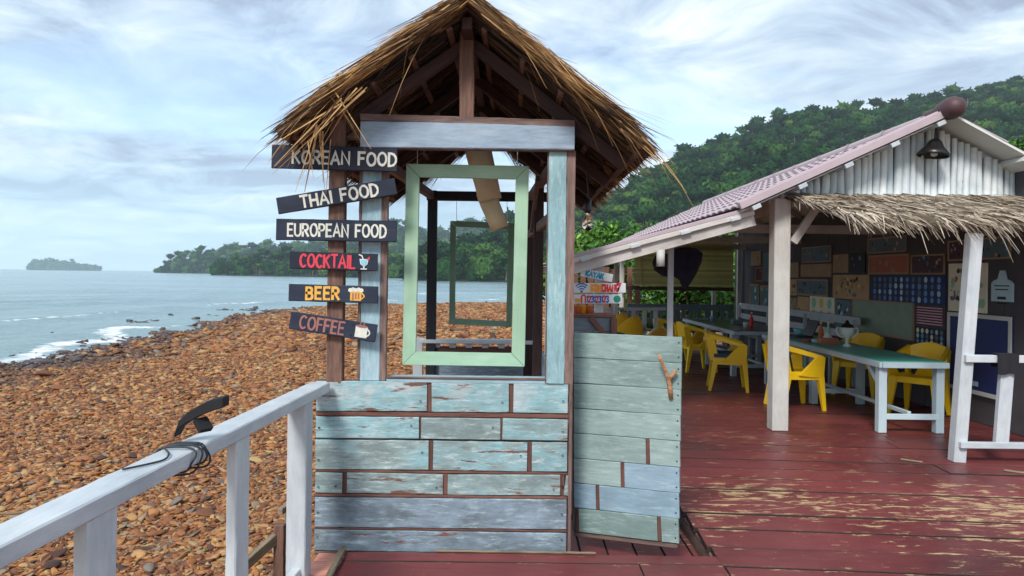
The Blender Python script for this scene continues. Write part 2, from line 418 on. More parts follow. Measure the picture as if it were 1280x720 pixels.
def smooth_path(pts, sub=5):
    pts = [Vector(p) for p in pts]
    out = []
    for i in range(len(pts) - 1):
        p0, p1, p2, p3 = pts[max(i - 1, 0)], pts[i], pts[i + 1], pts[min(i + 2, len(pts) - 1)]
        for k in range(sub):
            u = k / sub
            out.append(0.5 * ((2 * p1) + (p2 - p0) * u + (2 * p0 - 5 * p1 + 4 * p2 - p3) * u * u + (3 * p1 - p0 - 3 * p2 + p3) * u ** 3))
    return out + [pts[-1]]
class MB:
    def __init__(s):
        s.v, s.f, s.t = [], [], []
    def add(s, vs, fs, tone=None):
        k = len(s.v)
        s.v += [tuple(p) for p in vs]
        s.f += [tuple(i + k for i in f) for f in fs]
        if tone is not None:
            s.t += [tone] * len(vs)
    def box(s, c, sz, M=None):
        x, y, z = (a / 2 for a in sz)
        vs = [Vector((i * x, j * y, k * z)) for i in (-1, 1) for j in (-1, 1) for k in (-1, 1)]
        if M is not None: vs = [M @ p for p in vs]
        c = Vector(c)
        s.add([p + c for p in vs], [(0, 1, 3, 2), (4, 6, 7, 5), (0, 4, 5, 1), (2, 3, 7, 6), (0, 2, 6, 4), (1, 5, 7, 3)])
    def bar(s, p0, p1, w, h, up=(0, 0, 1), w1=None, h1=None):
        p0, p1 = Vector(p0), Vector(p1)
        d = (p1 - p0).normalized()
        up = Vector(up)
        if abs(d.dot(up)) > 0.99: up = Vector((0, 1, 0))
        sx = d.cross(up).normalized()
        uz = sx.cross(d).normalized()
        w1, h1 = w1 or w, h1 or h
        vs = []
        for p, a, c in ((p0, w, h), (p1, w1, h1)):
            for i, j in ((-1, -1), (1, -1), (1, 1), (-1, 1)):
                vs.append(p + sx * (i * a / 2) + uz * (j * c / 2))
        s.add(vs, [(3, 2, 1, 0), (4, 5, 6, 7), (0, 1, 5, 4), (1, 2, 6, 5), (2, 3, 7, 6), (3, 0, 4, 7)])
    def tube(s, pts, r, n=8, caps=True):
        pts = [Vector(p) for p in pts]
        rs = r if isinstance(r, (list, tuple)) else [r] * len(pts)
        vs, fs = [], []
        ref = None
        for i, p in enumerate(pts):
            d = (pts[min(i + 1, len(pts) - 1)] - pts[max(i - 1, 0)]).normalized()
            if ref is None:
                ref = Vector((0, 0, 1)) if abs(d.z) < 0.9 else Vector((1, 0, 0))
            a = d.cross(ref).normalized()
            bb = a.cross(d).normalized()
            ref = bb
            for k in range(n):
                th = 2 * math.pi * k / n
                vs.append(p + (a * math.cos(th) + bb * math.sin(th)) * rs[i])
        for i in range(len(pts) - 1):
            for k in range(n):
                fs.append((i * n + k, i * n + (k + 1) % n, (i + 1) * n + (k + 1) % n, (i + 1) * n + k))
        if caps:
            fs.append(tuple(range(n)))
            fs.append(tuple((len(pts) - 1) * n + k for k in reversed(range(n))))
        s.add(vs, fs)
    def lathe(s, prof, n=20, c=(0, 0, 0), axis=None):
        vs, fs = [], []
        c = Vector(c)
        R = axis if axis is not None else Matrix.Identity(3)
        for r, z in prof:
            for k in range(n):
                th = 2 * math.pi * k / n
                vs.append(R @ Vector((r * math.cos(th), r * math.sin(th), z)) + c)
        for i in range(len(prof) - 1):
            for k in range(n):
                fs.append((i * n + k, i * n + (k + 1) % n, (i + 1) * n + (k + 1) % n, (i + 1) * n + k))
        s.add(vs, fs)
    def plate(s, poly, nrm, th):
        """flat polygon with thickness th along nrm"""
        nrm = Vector(nrm).normalized() * th
        a = [Vector(p) for p in poly]
        n = len(a)
        vs = a + [p + nrm for p in a]
        fs = [tuple(reversed(range(n))), tuple(range(n, 2 * n))]
        fs += [(i, (i + 1) % n, n + (i + 1) % n, n + i) for i in range(n)]
        s.add(vs, fs)
    def mesh(s, name, origin=(0, 0, 0), smooth=False):
        me = bpy.data.meshes.new(name)
        o = Vector(origin)
        me.from_pydata([Vector(p) - o for p in s.v], [], s.f)
        if s.t and len(s.t) == len(s.v):
            a = me.attributes.new('tone', 'FLOAT', 'POINT')
            a.data.foreach_set('value', s.t)
        me.update()
        if smooth:
            me.polygons.foreach_set('use_smooth', [True] * len(me.polygons))
        return me
    def build(s, name, mat, parent=None, smooth=False, bevel=0, fix=True):
        """world coordinates in; origin at the middle of the piece"""
        vs = np.array([tuple(p) for p in s.v])
        c = (vs.min(0) + vs.max(0)) / 2
        me = s.mesh(name, c, smooth)
        if fix or bevel:
            bm = bmesh.new(); bm.from_mesh(me)
            bmesh.ops.recalc_face_normals(bm, faces=bm.faces)
            if bevel: bmesh.ops.bevel(bm, geom=bm.edges[:], offset=bevel, segments=1, affect='EDGES')
            bm.to_mesh(me); bm.free()
        me.materials.append(mat)
        o = bpy.data.objects.new(name, me)
        return link(o, parent, Matrix.Translation(Vector(c)))

BOX = {}
def boxmesh(l, w_, h, bev, mat):
    key = (round(l, 3), round(w_, 3), round(h, 3), bev, mat.name)
    if key in BOX: return BOX[key]
    mb = MB(); mb.box((0, 0, 0), (l, w_, h))
    me = mb.mesh('piece')
    bm = bmesh.new(); bm.from_mesh(me)
    bmesh.ops.recalc_face_normals(bm, faces=bm.faces)
    if bev: bmesh.ops.bevel(bm, geom=bm.edges[:], offset=bev, segments=1, affect='EDGES')
    bm.to_mesh(me); bm.free()
    me.materials.append(mat)
    BOX[key] = me
    return me

def beam(name, p0, p1, w_, h, mat, parent=None, up=(0, 0, 1), bev=0.004):
    """timber from p0 to p1; local X along it, w_ sideways, h towards 'up'"""
    p0, p1, up = Vector(p0), Vector(p1), Vector(up)
    d = p1 - p0
    L = d.length
    d.normalize()
    if abs(d.dot(up)) > 0.98: up = Vector((0, 1, 0))
    y = up.cross(d).normalized()
    z = d.cross(y).normalized()
    R = Matrix((d, y, z)).transposed().to_4x4()
    o = bpy.data.objects.new(name, boxmesh(L, w_, h, min(bev, w_ * 0.3, h * 0.3), mat))
    return link(o, parent, Matrix.Translation((p0 + p1) / 2) @ R)

def plank(name, p0, p1, w_, h, mat, parent=None, up=(0, 0, 1), bev=.004, rough=.0022):
    """like beam, with uneven sawn edges and a slight warp"""
    p0, p1, up = Vector(p0), Vector(p1), Vector(up)
    d = p1 - p0; L = d.length; d.normalize()
    if abs(d.dot(up)) > 0.98: up = Vector((0, 1, 0))
    y = up.cross(d).normalized(); z = d.cross(y).normalized()
    Rm = Matrix((d, y, z)).transposed().to_4x4()
    n = max(4, min(40, int(L / .035)))
    a, b_, c = w_ / 2, h / 2, min(bev, w_ * .3, h * .3)
    prof = [(-a, -b_ + c), (-a, b_ - c), (-a + c, b_), (a - c, b_), (a, b_ - c), (a, -b_ + c), (a - c, -b_), (-a + c, -b_)]
    so = Vector((random.uniform(0, 90), random.uniform(0, 90), 0))
    V, Fc = [], []
    for i in range(n + 1):
        x = -L / 2 + L * i / n
        for k, (py_, pz_) in enumerate(prof):
            e = noise.noise(so + Vector((x * 14, k // 2 * 3.1, 0))) + .6 * noise.noise(so + Vector((x * 40, k * 2.3, 5)))
            e2 = noise.noise(so + Vector((x * 5, 7, k // 4)))
            xe = x + (rough * .8 * noise.noise(so + Vector((k * 5, 1, i))) if i in (0, n) else 0)
            V.append((xe, py_ + e2 * rough * .5, pz_ + (e * rough if abs(pz_) > b_ - c * 1.1 else 0)))
    for i in range(n):
        for k in range(8):
            Fc.append((i * 8 + k, i * 8 + (k + 1) % 8, i * 8 + 8 + (k + 1) % 8, i * 8 + 8 + k))
    Fc += [tuple(range(8)), tuple(n * 8 + k for k in reversed(range(8)))]
    mb = MB(); mb.add(V, Fc); me = mb.mesh(name)
    bm = bmesh.new(); bm.from_mesh(me); bmesh.ops.recalc_face_normals(bm, faces=bm.faces); bm.to_mesh(me); bm.free()
    me.materials.append(mat)
    return link(bpy.data.objects.new(name, me), parent, Matrix.Translation((p0 + p1) / 2) @ Rm)

def seam_shade_sides(o):  # board sides get the dark wood, so gaps look shaded between boards
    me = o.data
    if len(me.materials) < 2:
        me.materials.append(M_SEAMSHADE)
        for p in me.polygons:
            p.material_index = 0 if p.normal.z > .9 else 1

def copy_tree(o, parent=None):
    c = o.copy(); C.objects.link(c); c.parent = parent
    for ch in list(o.children): copy_tree(ch, c)
    return c

# ---- hand-painted lettering: strokes in a unit-high box
def arc(cx, cy, rx, ry, a0, a1, n=12):
    return [(cx + rx * math.cos(rad(a0 + (a1 - a0) * i / n)), cy + ry * math.sin(rad(a0 + (a1 - a0) * i / n))) for i in range(n + 1)]
GL = {
 'A': (.66, [[(0, 0), (.33, 1), (.66, 0)], [(.12, .34), (.54, .34)]]),
 'B': (.55, [[(0, 0), (0, 1), (.3, 1)] + arc(.3, .77, .2, .23, 90, -90)[1:] + [(0, .54)], [(.3, .54)] + arc(.3, .27, .25, .27, 90, -90)[1:] + [(0, 0)]]),
 'C': (.58, [arc(.32, .5, .32, .5, 50, 310, 16)]),
 'D': (.58, [[(0, 0), (0, 1), (.15, 1)] + arc(.15, .5, .43, .5, 90, -90)[1:] + [(0, 0)]]),
 'E': (.48, [[(.48, 1), (0, 1), (0, 0), (.48, 0)], [(0, .52), (.4, .52)]]),
 'F': (.48, [[(.48, 1), (0, 1), (0, 0)], [(0, .52), (.4, .52)]]),
 'G': (.62, [arc(.32, .5, .32, .5, 50, 330, 16) + [(.62, .42), (.36, .42)]]),
 'H': (.56, [[(0, 0), (0, 1)], [(.56, 0), (.56, 1)], [(0, .5), (.56, .5)]]),
 'I': (.06, [[(.03, 0), (.03, 1)]]),
 'K': (.56, [[(0, 0), (0, 1)], [(.54, 1), (0, .45)], [(.16, .6), (.56, 0)]]),
 'L': (.46, [[(0, 1), (0, 0), (.46, 0)]]),
 'N': (.58, [[(0, 0), (0, 1), (.58, 0), (.58, 1)]]),
 'O': (.66, [arc(.33, .5, .33, .5, 90, 450, 20)]),
 'P': (.52, [[(0, 0), (0, 1), (.28, 1)] + arc(.28, .74, .24, .26, 90, -90)[1:] + [(0, .48)]]),
 'R': (.56, [[(0, 0), (0, 1), (.28, 1)] + arc(.28, .74, .24, .26, 90, -90)[1:] + [(0, .48)], [(.24, .48), (.56, 0)]]),
 'T': (.58, [[(0, 1), (.58, 1)], [(.29, 1), (.29, 0)]]),
 'U': (.58, [[(0, 1), (0, .3)] + arc(.29, .3, .29, .3, 180, 360)[1:] + [(.58, 1)]]),
 'Y': (.58, [[(0, 1), (.29, .5), (.58, 1)], [(.29, .5), (.29, 0)]]),
 '1': (.2, [[(0, .8), (.18, 1), (.18, 0)]]),
 '2': (.5, [arc(.25, .72, .25, .28, 170, -30) + [(0, 0), (.5, 0)]]),
 '3': (.5, [arc(.22, .75, .26, .25, 150, -80) , arc(.22, .26, .28, .27, 80, -150)]),
 '7': (.5, [[(0, 1), (.5, 1), (.16, 0)]]),
 ' ': (.35, []),
}
def stroke(mb, pts, wd, y, tone=None):
    pts = [Vector((a, 0, c)) for a, c in pts]
    n = len(pts)
    vs = []
    closed = (pts[0] - pts[-1]).length < 1e-4
    for i, p in enumerate(pts):
        a = pts[i - 1] if i else (pts[-2] if closed else p)
        c = pts[i + 1] if i < n - 1 else (pts[1] if closed else p)
        d1 = (p - a).normalized() if (p - a).length > 1e-6 else (c - p).normalized()
        d2 = (c - p).normalized() if (c - p).length > 1e-6 else d1
        d = (d1 + d2)
        d = d.normalized() if d.length > 1e-6 else d1
        nn = Vector((-d.z, 0, d.x))
        k = 1 / max(0.55, abs(nn.dot(Vector((-d1.z, 0, d1.x)))))
        ww = wd / 2 * k * random.uniform(0.78, 1.16)
        e = Vector((0, 0, 0))
        if not closed and i in (0, n - 1):
            e = d * (wd * 0.3) * (-1 if i == 0 else 1)
        vs += [p + nn * ww + e, p - nn * ww + e]
    yy = [Vector((0, y, 0)), Vector((0, y - 0.0015, 0))]
    V = [q + yy[1] for q in vs] + [q + yy[0] for q in vs]
    k = len(vs)
    fs = []
    for i in range(n - 1):
        a = 2 * i
        fs += [(a, a + 2, a + 3, a + 1), (k + a, a, a + 1 + 0, k + a + 1)][:1]
        fs += [(a, k + a, k + a + 2, a + 2), (a + 1, a + 3, k + a + 3, k + a + 1)]
    mb.add(V, fs)

def lettering(mb, s, x, z, h, wd, y, gap=.2, slant=0.0, wscale=1.0, jit=.03):
    """writes s from x, baseline z; returns the end x"""
    for ch in s:
        gw, st = GL[ch]
        dz = random.uniform(-jit, jit) * h
        for k, pl in enumerate(st):
            stroke(mb, [(x + (a * wscale + slant * b_) * h, z + dz + b_ * h) for a, b_ in pl], wd, y - 0.0003 * k)
        x += (gw * wscale + gap) * h
    return x
def textwidth(s, h, gap=.2, wscale=1.0):
    return sum((GL[c][0] * wscale + gap) * h for c in s) - gap * h

def disc(mb, cx, cz, r, y, n=14, rz=None):
    rz = rz or r
    mb.add([(cx + r * math.cos(2 * math.pi * k / n), y, cz + rz * math.sin(2 * math.pi * k / n)) for k in range(n)], [tuple(range(n))])
def poly(mb, pts, y):
    mb.add([(a, y, c) for a, c in pts], [tuple(range(len(pts)))])
def local_part(name, mb, mat, parent):
    """part whose mesh is already in its parent's own frame"""
    me = mb.mesh(name)
    bm = bmesh.new(); bm.from_mesh(me)
    bmesh.ops.recalc_face_normals(bm, faces=bm.faces)
    bm.to_mesh(me); bm.free()
    me.materials.append(mat)
    o = bpy.data.objects.new(name, me)
    C.objects.link(o)
    o.parent = parent
    if name in ('print', 'nails', 'lettering'): o['kind'] = 'stuff'
    PW[o.name] = PW.get(parent.name, Matrix.Translation(worldloc(parent))).copy()
    W[o.name] = PW[o.name].translation.copy()
    return o

# =================================================================== SETTING
# ---- the beach and the land behind it
SHORE = np.array([(-30, -30), (-19, 0), (-16.6, 12), (-16.3, 20), (-16.2, 25), (-16.0, 28), (-17.3, 35.5), (-17.9, 42), (-19.3, 51), (-19.5, 60), (-17.9, 67), (-12.3, 74), (-5, 80), (4, 83), (20, 90), (46, 112), (76, 170), (110, 240), (320, 300), (320, -30)], float)
def shore_dist(x, y):
    x, y = np.asarray(x, float), np.asarray(y, float)
    dm = np.full(x.shape, 1e9)
    inside = np.zeros(x.shape, bool)
    n = len(SHORE)
    for i in range(n):
        a, b_ = SHORE[i], SHORE[(i + 1) % n]
        e = b_ - a
        tt = np.clip(((x - a[0]) * e[0] + (y - a[1]) * e[1]) / (e @ e), 0, 1)
        d = np.hypot(x - a[0] - tt * e[0], y - a[1] - tt * e[1])
        dm = np.minimum(dm, d)
        c = ((a[1] > y) != (b_[1] > y))
        with np.errstate(divide='ignore', invalid='ignore'):
            xi = a[0] + (y - a[1]) / (b_[1] - a[1] + 1e-12) * e[0]
        inside ^= c & (x < xi)
    return np.where(inside, dm, -dm)
SEA = -1.6
def wob(x, y):
    return (np.sin(x * .9 + 1.3 * np.sin(y * .37)) * .5 + np.sin(y * 1.1 + 1.7 * np.sin(x * .53 + 2)) * .5)
def ground_z(x, y):
    d = shore_dist(x, y) + 0.9 * wob(np.asarray(x) * .8, np.asarray(y) * .8)
    h = np.where(d > 0, np.minimum(d * 0.036, 0.55 + d * 0.004), d * 0.05)
    s = np.clip((np.asarray(x) - 1.5) / 7, 0, 1)
    h = h + np.where(d > 3, s * s * (3 - 2 * s) * 0.5, 0)
    return SEA + np.maximum(h, -2.5) + 0.03 * wob(np.asarray(x) * 2.1, np.asarray(y) * 1.7)

def grid_object(name, xs, ys, zf, mat, attrs=None, smooth=True):
    X, Y = np.meshgrid(xs, ys, indexing='ij')
    Z = zf(X, Y)
    n, k = X.shape
    co = np.stack([X, Y, Z], -1).reshape(-1, 3)
    idx = np.arange(n * k).reshape(n, k)
    q = np.stack([idx[:-1, :-1], idx[1:, :-1], idx[1:, 1:], idx[:-1, 1:]], -1).reshape(-1, 4)
    me = np_mesh(name, co, q)
    if attrs:
        for an, fn in attrs.items():
            a = me.attributes.new(an, 'FLOAT', 'POINT')
            a.data.foreach_set('value', fn(X, Y).reshape(-1).astype(np.float32))
    me.materials.append(mat)
    if smooth: me.polygons.foreach_set('use_smooth', np.ones(len(me.polygons), bool))
    o = bpy.data.objects.new(name, me)
    C.objects.link(o)
    W[o.name] = Vector((0, 0, 0))
    return o
def np_mesh(name, co, faces):
    me = bpy.data.meshes.new(name)
    nf, k = faces.shape
    me.vertices.add(len(co)); me.loops.add(nf * k); me.polygons.add(nf)
    me.vertices.foreach_set('co', np.ascontiguousarray(co, np.float32).ravel())
    me.loops.foreach_set('vertex_index', np.ascontiguousarray(faces, np.int32).ravel())
    me.polygons.foreach_set('loop_start', np.arange(0, nf * k, k, dtype=np.int32))
    me.polygons.foreach_set('loop_total', np.full(nf, k, np.int32))
    me.update(calc_edges=True)
    return me

m, t, b = base_mat('stony beach ground', 0.85)
gp = N(t, 'ShaderNodeNewGeometry').outputs['Position']
vo = N(t, 'ShaderNodeTexVoronoi'); setin(vo, Scale=5.5, Randomness=1.0)
t.links.new(gp, vo.inputs['Vector'])
vsep = N(t, 'ShaderNodeSeparateColor'); t.links.new(vo.outputs['Color'], vsep.inputs[0])
col = ramp(t, vsep.outputs[0], STONE_STOPS)
col = mixc(t, 1.0, col, ramp(t, tnoise(t, gp, 0.35, 4), [(0.3, 0.7), (0.7, 1.15)]), 'MULTIPLY')
sz = N(t, 'ShaderNodeSeparateXYZ'); t.links.new(gp, sz.inputs[0])
wet = ramp(t, mth(t, 'ADD', sz.outputs[2], 2.0), [(0.44, 1.0), (0.50, 0.0)])
col = mixc(t, mth(t, 'MULTIPLY', wet, 0.6), col, srgb(66, 50, 46))
t.links.new(col, b.inputs['Base Color'])
t.links.new(ramp(t, wet, [(0, 0.85), (1, 0.3)]), b.inputs['Roughness'])
bump(t, b, vo.outputs['Distance'], 0.9, 0.06)
M_BEACH = m
xs = np.concatenate([np.linspace(-60, -24, 30), np.linspace(-23, 10, 130), np.linspace(11, 60, 40), np.linspace(64, 300, 24)])
ys = np.concatenate([np.linspace(-28, 4, 20), np.linspace(4.5, 95, 220), np.linspace(97, 290, 40)])
beach = tag(grid_object('beach', xs, ys, ground_z, M_BEACH), kind='structure')

# ---- sea
def wave_z(x, y):
    d = -shore_dist(x, y)
    dd = np.maximum(d, 0)
    fade = np.clip(d / 6, 0, 1) * np.clip(1.3 - dd / 300, 0.0, 1)
    ph = dd + 3.0 * np.sin(x * 0.045 + y * 0.03) + 1.5 * np.sin(x * .17 - y * .11)
    z = 0.17 * np.maximum(np.sin(ph * 0.62), -0.3) * np.clip(1.3 - dd / 70, 0.25, 1) + 0.05 * np.sin(x * .55 + y * .8) + 0.03 * np.sin(x * 1.1 - y * .9)
    return SEA + z * fade
def foam_a(x, y):
    d = -shore_dist(x, y) - 0.9 * wob(x * .8, y * .8)
    dd = np.maximum(d, 0)
    ph = dd + 3.0 * np.sin(x * 0.045 + y * 0.03) + 1.5 * np.sin(x * .17 - y * .11)
    crest = np.clip((np.sin(ph * 0.62 + 0.35) - 0.87) / 0.13, 0, 1) * np.clip(1.1 - dd / 24, 0, 1) * (0.6 + 0.4 * np.sin(x * .31 + y * .23))
    edge = np.exp(-(dd / 1.1) ** 2) * 0.62
    far = np.clip((np.sin(ph * 0.23) - 0.90) / 0.1, 0, 1) * np.clip(np.sin(x * .05 + y * .021) - .2, 0, 1) * (dd > 8) * (dd < 260) * 0.85
    return np.maximum(np.maximum(crest, edge), far)
m, t, b = base_mat('grey green sea water', 0.12)
gp = N(t, 'ShaderNodeNewGeometry').outputs['Position']
fo = N(t, 'ShaderNodeAttribute', attribute_name='foam').outputs['Fac']
fn = tnoise(t, vmth(t, 'MULTIPLY', gp, (1, 1, 0)), 1.3, 8, 0.65, 0.5)
fm = ramp(t, mth(t, 'ADD', mth(t, 'MULTIPLY', fo, 0.5), fn), [(0.74, 0.0), (0.92, 0.9)])
dn = tnoise(t, vmth(t, 'MULTIPLY', gp, (0.012, 0.03, 0)), 1.0, 4)
wc = ramp(t, dn, [(0.35, srgb(112, 138, 144)), (0.65, srgb(132, 156, 160))])
col = mixc(t, fm, wc, (0.82, 0.86, 0.88))
t.links.new(col, b.inputs['Base Color'])
t.links.new(ramp(t, fm, [(0, 0.22), (1, 0.8)]), b.inputs['Roughness'])
b.inputs['IOR'].default_value = 1.33
wv1 = tnoise(t, vmth(t, 'MULTIPLY', gp, (0.8, 1.4, 0)), 1.2, 6, 0.62, 0.6)
wv2 = tnoise(t, vmth(t, 'MULTIPLY', gp, (0.12, 0.22, 0)), 1.0, 5, 0.6, 0.4)
ln = N(t, 'ShaderNodeVectorMath', operation='LENGTH'); t.links.new(gp, ln.inputs[0])
fd = mth(t, 'DIVIDE', 1.0, mth(t, 'ADD', 1.0, mth(t, 'POWER', mth(t, 'DIVIDE', ln.outputs['Value'], 55.0), 2.0)))
fd2 = mth(t, 'DIVIDE', 1.0, mth(t, 'ADD', 1.0, mth(t, 'POWER', mth(t, 'DIVIDE', ln.outputs['Value'], 260.0), 2.0)))
bump(t, b, mth(t, 'ADD', mth(t, 'MULTIPLY', mth(t, 'MULTIPLY', wv1, 0.5), fd), mth(t, 'MULTIPLY', wv2, fd2)), 1.0, 0.9)
M_SEA = m
xs = np.concatenate([-np.geomspace(12000, 70, 40), np.linspace(-68, 30, 240), np.geomspace(31, 12000, 50)])
ys = np.concatenate([np.linspace(-200, 4, 12), np.linspace(6, 130, 300), np.geomspace(132, 24000, 110)])
tag(grid_object('sea', xs, ys, wave_z, M_SEA, {'foam': foam_a}), kind='structure')

# ---- stones of the beach
def ico(sub):
    bm = bmesh.new()
    bmesh.ops.create_icosphere(bm, subdivisions=sub, radius=1)
    v = np.array([p.co[:] for p in bm.verts]); f = np.array([[q.index for q in p.verts] for p in bm.faces])
    bm.free()
    return v, f
def pebble_cloud(name, pts, size, sub, seed):
    rg = np.random.default_rng(seed)
    bv, bf = ico(sub)
    n, k = len(pts), len(bv)
    protos = []
    for q in range(12):
        r = 1 + rg.normal(0, .17, (k, 1))
        v = bv * r
        v = np.clip(v, -np.array([.9, .85, .62]), np.array([.9, .85, .62]))
        for z_ in range(3):
            nn0 = rg.normal(0, 1, 3); nn0 /= np.linalg.norm(nn0)
            v = v - np.outer(np.maximum(v @ nn0 - rg.uniform(.4, .7), 0), nn0)
        protos.append(v)
    protos = np.array(protos)[rg.integers(0, 12, n)]
    sc = np.stack([rg.uniform(.8, 1.5, n), rg.uniform(.6, 1.0, n), rg.uniform(.2, .45, n)], -1) * size[:, None] / 2
    v = protos * sc[:, None, :]
    a = rg.uniform(0, 6.283, n); ti = rg.normal(0, .28, n); tj = rg.normal(0, .28, n)
    def rot(v, ang, i, j):
        c, s_ = np.cos(ang)[:, None], np.sin(ang)[:, None]
        o = v.copy()
        o[..., i] = v[..., i] * c - v[..., j] * s_
        o[..., j] = v[..., i] * s_ + v[..., j] * c
        return o
    v = rot(rot(rot(v, ti, 0, 2), tj, 1, 2), a, 0, 1)
    v += pts[:, None, :] + np.array([0, 0, 1])[None, None] * (sc[:, 2] * .45)[:, None, None]
    f = bf[None] + (np.arange(n) * k)[:, None, None]
    me = np_mesh(name, v.reshape(-1, 3), f.reshape(-1, 3))
    at_ = me.attributes.new('tone', 'FLOAT', 'POINT')
    at_.data.foreach_set('value', np.repeat(np.clip(rg.beta(1.6, 1.6, n), 0, 1), k).astype(np.float32))
    me.materials.append(M_STONE)
    o = bpy.data.objects.new(name, me)
    C.objects.link(o)
    return o
def sector(n, y0, y1, pxa, pxb, rg):
    y = np.sqrt(rg.uniform(y0 * y0, y1 * y1, n))
    x = (rg.uniform(pxa, pxb, n) - 640) / F * y
    return x, y
def scatter(n, y0, y1, pxa, pxb, seed):
    rg = np.random.default_rng(seed)
    x, y = sector(n, y0, y1, pxa, pxb, rg)
    z = ground_z(x, y)
    ok = (z > SEA - 0.03) & ~((x > -1.2) & (y < 8.2))
    return np.stack([x, y, z], -1)[ok], rg
def dens(y0, y1, pxa, pxb, g):
    return int((pxb - pxa) / F * (y1 * y1 - y0 * y0) / 2 / (g * g))
for k, (y0, y1, pa, pb, g, sub) in enumerate([(4.6, 8.5, -160, 470, .044, 2), (8.5, 14, -160, 700, .052, 1), (14, 26, -160, 720, .078, 1), (26, 92, -120, 740, .165, 1)]):
    p, rg = scatter(dens(y0, y1, pa, pb, g), y0, y1, pa, pb, 40 + k)
    sz_ = np.clip(rg.lognormal(math.log(g * 1.25), .5, len(p)), g * .5, g * 3.4)
    o = pebble_cloud('beach_pebbles', p, sz_, sub, 60 + k)
    tag(o, ['rust brown angular pebbles covering the beach beside the white railing', 'rust brown pebbles over the middle of the beach', 'rust brown pebbles spread towards the water', 'distant rust brown pebbles along the far spit of beach'][k], 'pebbles', kind='stuff')

rg = np.random.default_rng(88)
yy_ = rg.uniform(19, 66, 9000); xx_ = -17 - rg.uniform(-3, 8, 9000)
dsh = shore_dist(xx_, yy_) + 0.9 * wob(xx_ * .8, yy_ * .8)
clump = wob(xx_ * .9 + 3, yy_ * .7) + .6 * wob(xx_ * 2.1, yy_ * 1.9)
ok = (dsh > -5.5) & (dsh < .8) & (clump + dsh * .16 + rg.normal(0, .3, 9000) > .35)
p = np.stack([xx_, yy_, np.maximum(ground_z(xx_, yy_), SEA - .08)], -1)[ok]
o = pebble_cloud('shallow_stones', p, np.clip(rg.lognormal(math.log(.30), .45, len(p)), .14, .8), 1, 90)
o.data.materials.clear(); o.data.materials.append(M_WETSTONE)
tag(o, 'dark wet stones breaking the surface in the shallows', 'stones', kind='stuff')
def stone_mesh(seed, sub=2):
    rg = np.random.default_rng(seed)
    bv, bf = ico(sub)
    v = bv * (1 + rg.normal(0, .10, (len(bv), 1)))
    for q in range(7):                       # broken faces
        nrm = rg.normal(0, 1, 3); nrm /= np.linalg.norm(nrm)
        dd = v @ nrm
        v = v - np.outer(np.maximum(dd - rg.uniform(.45, .8), 0), nrm)
    return np_mesh('stone', v, bf)
SM = []
for k in range(8):
    me = stone_mesh(200 + k); me.materials.append(M_STONEO); SM.append(me)
SMW = []
for k in range(4):
    me = stone_mesh(300 + k); me.materials.append(M_WETSTONE); SMW.append(me)
rg = np.random.default_rng(5)
p, _ = scatter(420, 4.8, 13, -60, 420, 71)
for q in p[:230]:
    s_ = float(np.clip(rg.lognormal(math.log(.058), .3), .045, .1)) * (0.8 + q[1] * .02)
    o = bpy.data.objects.new('beach_stone', SM[int(rg.integers(0, 8))])
    o.location = (q[0], q[1], q[2] + s_ * .35)
    o.scale = (s_ * 1.25, s_ * rg.uniform(.7, 1), s_ * rg.uniform(.35, .55))
    o.rotation_euler = (rg.normal(0, .2), rg.normal(0, .2), rg.uniform(0, 6.28))
    C.objects.link(o)
    tag(o, 'larger flat rust brown stone lying among the pebbles beyond the white railing', 'stone', 'larger stones among the beach pebbles')
# boulders at the water's edge: pixel spots
for k, (px, py, wpx) in enumerate([(164, 426, 14), (157, 433, 17), (246, 399, 11), (213, 392, 6), (80, 442, 14), (113, 445, 12), (65, 447, 12), (95, 452, 15), (182, 436, 12), (220, 416, 10), (204, 412, 11), (255, 411, 9), (130, 436, 12), (296, 393, 8), (48, 452, 16), (20, 462, 14), (174, 421, 8), (262, 409, 10), (350, 392, 8), (38, 461, 18), (142, 448, 10), (228, 424, 9), (104, 430, 9), (70, 458, 11)]):
    pt = on_z(px, py, SEA + .05)
    s_ = wpx / F * pt.y / 2
    o = bpy.data.objects.new('shore_boulder', SMW[k % 4])
    o.location = (pt.x, pt.y, float(ground_z(pt.x, pt.y)) * .3 + SEA * .7 + s_ * .3)
    o.scale = (s_ * 1.1, s_ * .9, s_ * .62)
    o.rotation_euler = (0, 0, k * 1.7)
    C.objects.link(o)
    tag(o, 'dark wet boulder at the edge of the sea', 'boulder', 'wet boulders along the waterline')
for k, (px, py, wpx) in enumerate([(58, 464, 27), (74, 482, 20)]):
    pt = on_z(px, py, SEA + .3)
    s_ = wpx / F * pt.y / 2
    o = bpy.data.objects.new('shore_boulder', SM[k])
    o.location = (pt.x, pt.y, float(ground_z(pt.x, pt.y)) + s_ * .3)
    o.scale = (s_ * 1.2, s_ * .8, s_ * .45)
    C.objects.link(o)
    tag(o, ['wide flat olive brown slab of rock just above the waterline', 'rounded orange brown rock on pebbles below the flat slab'][k], 'rock')

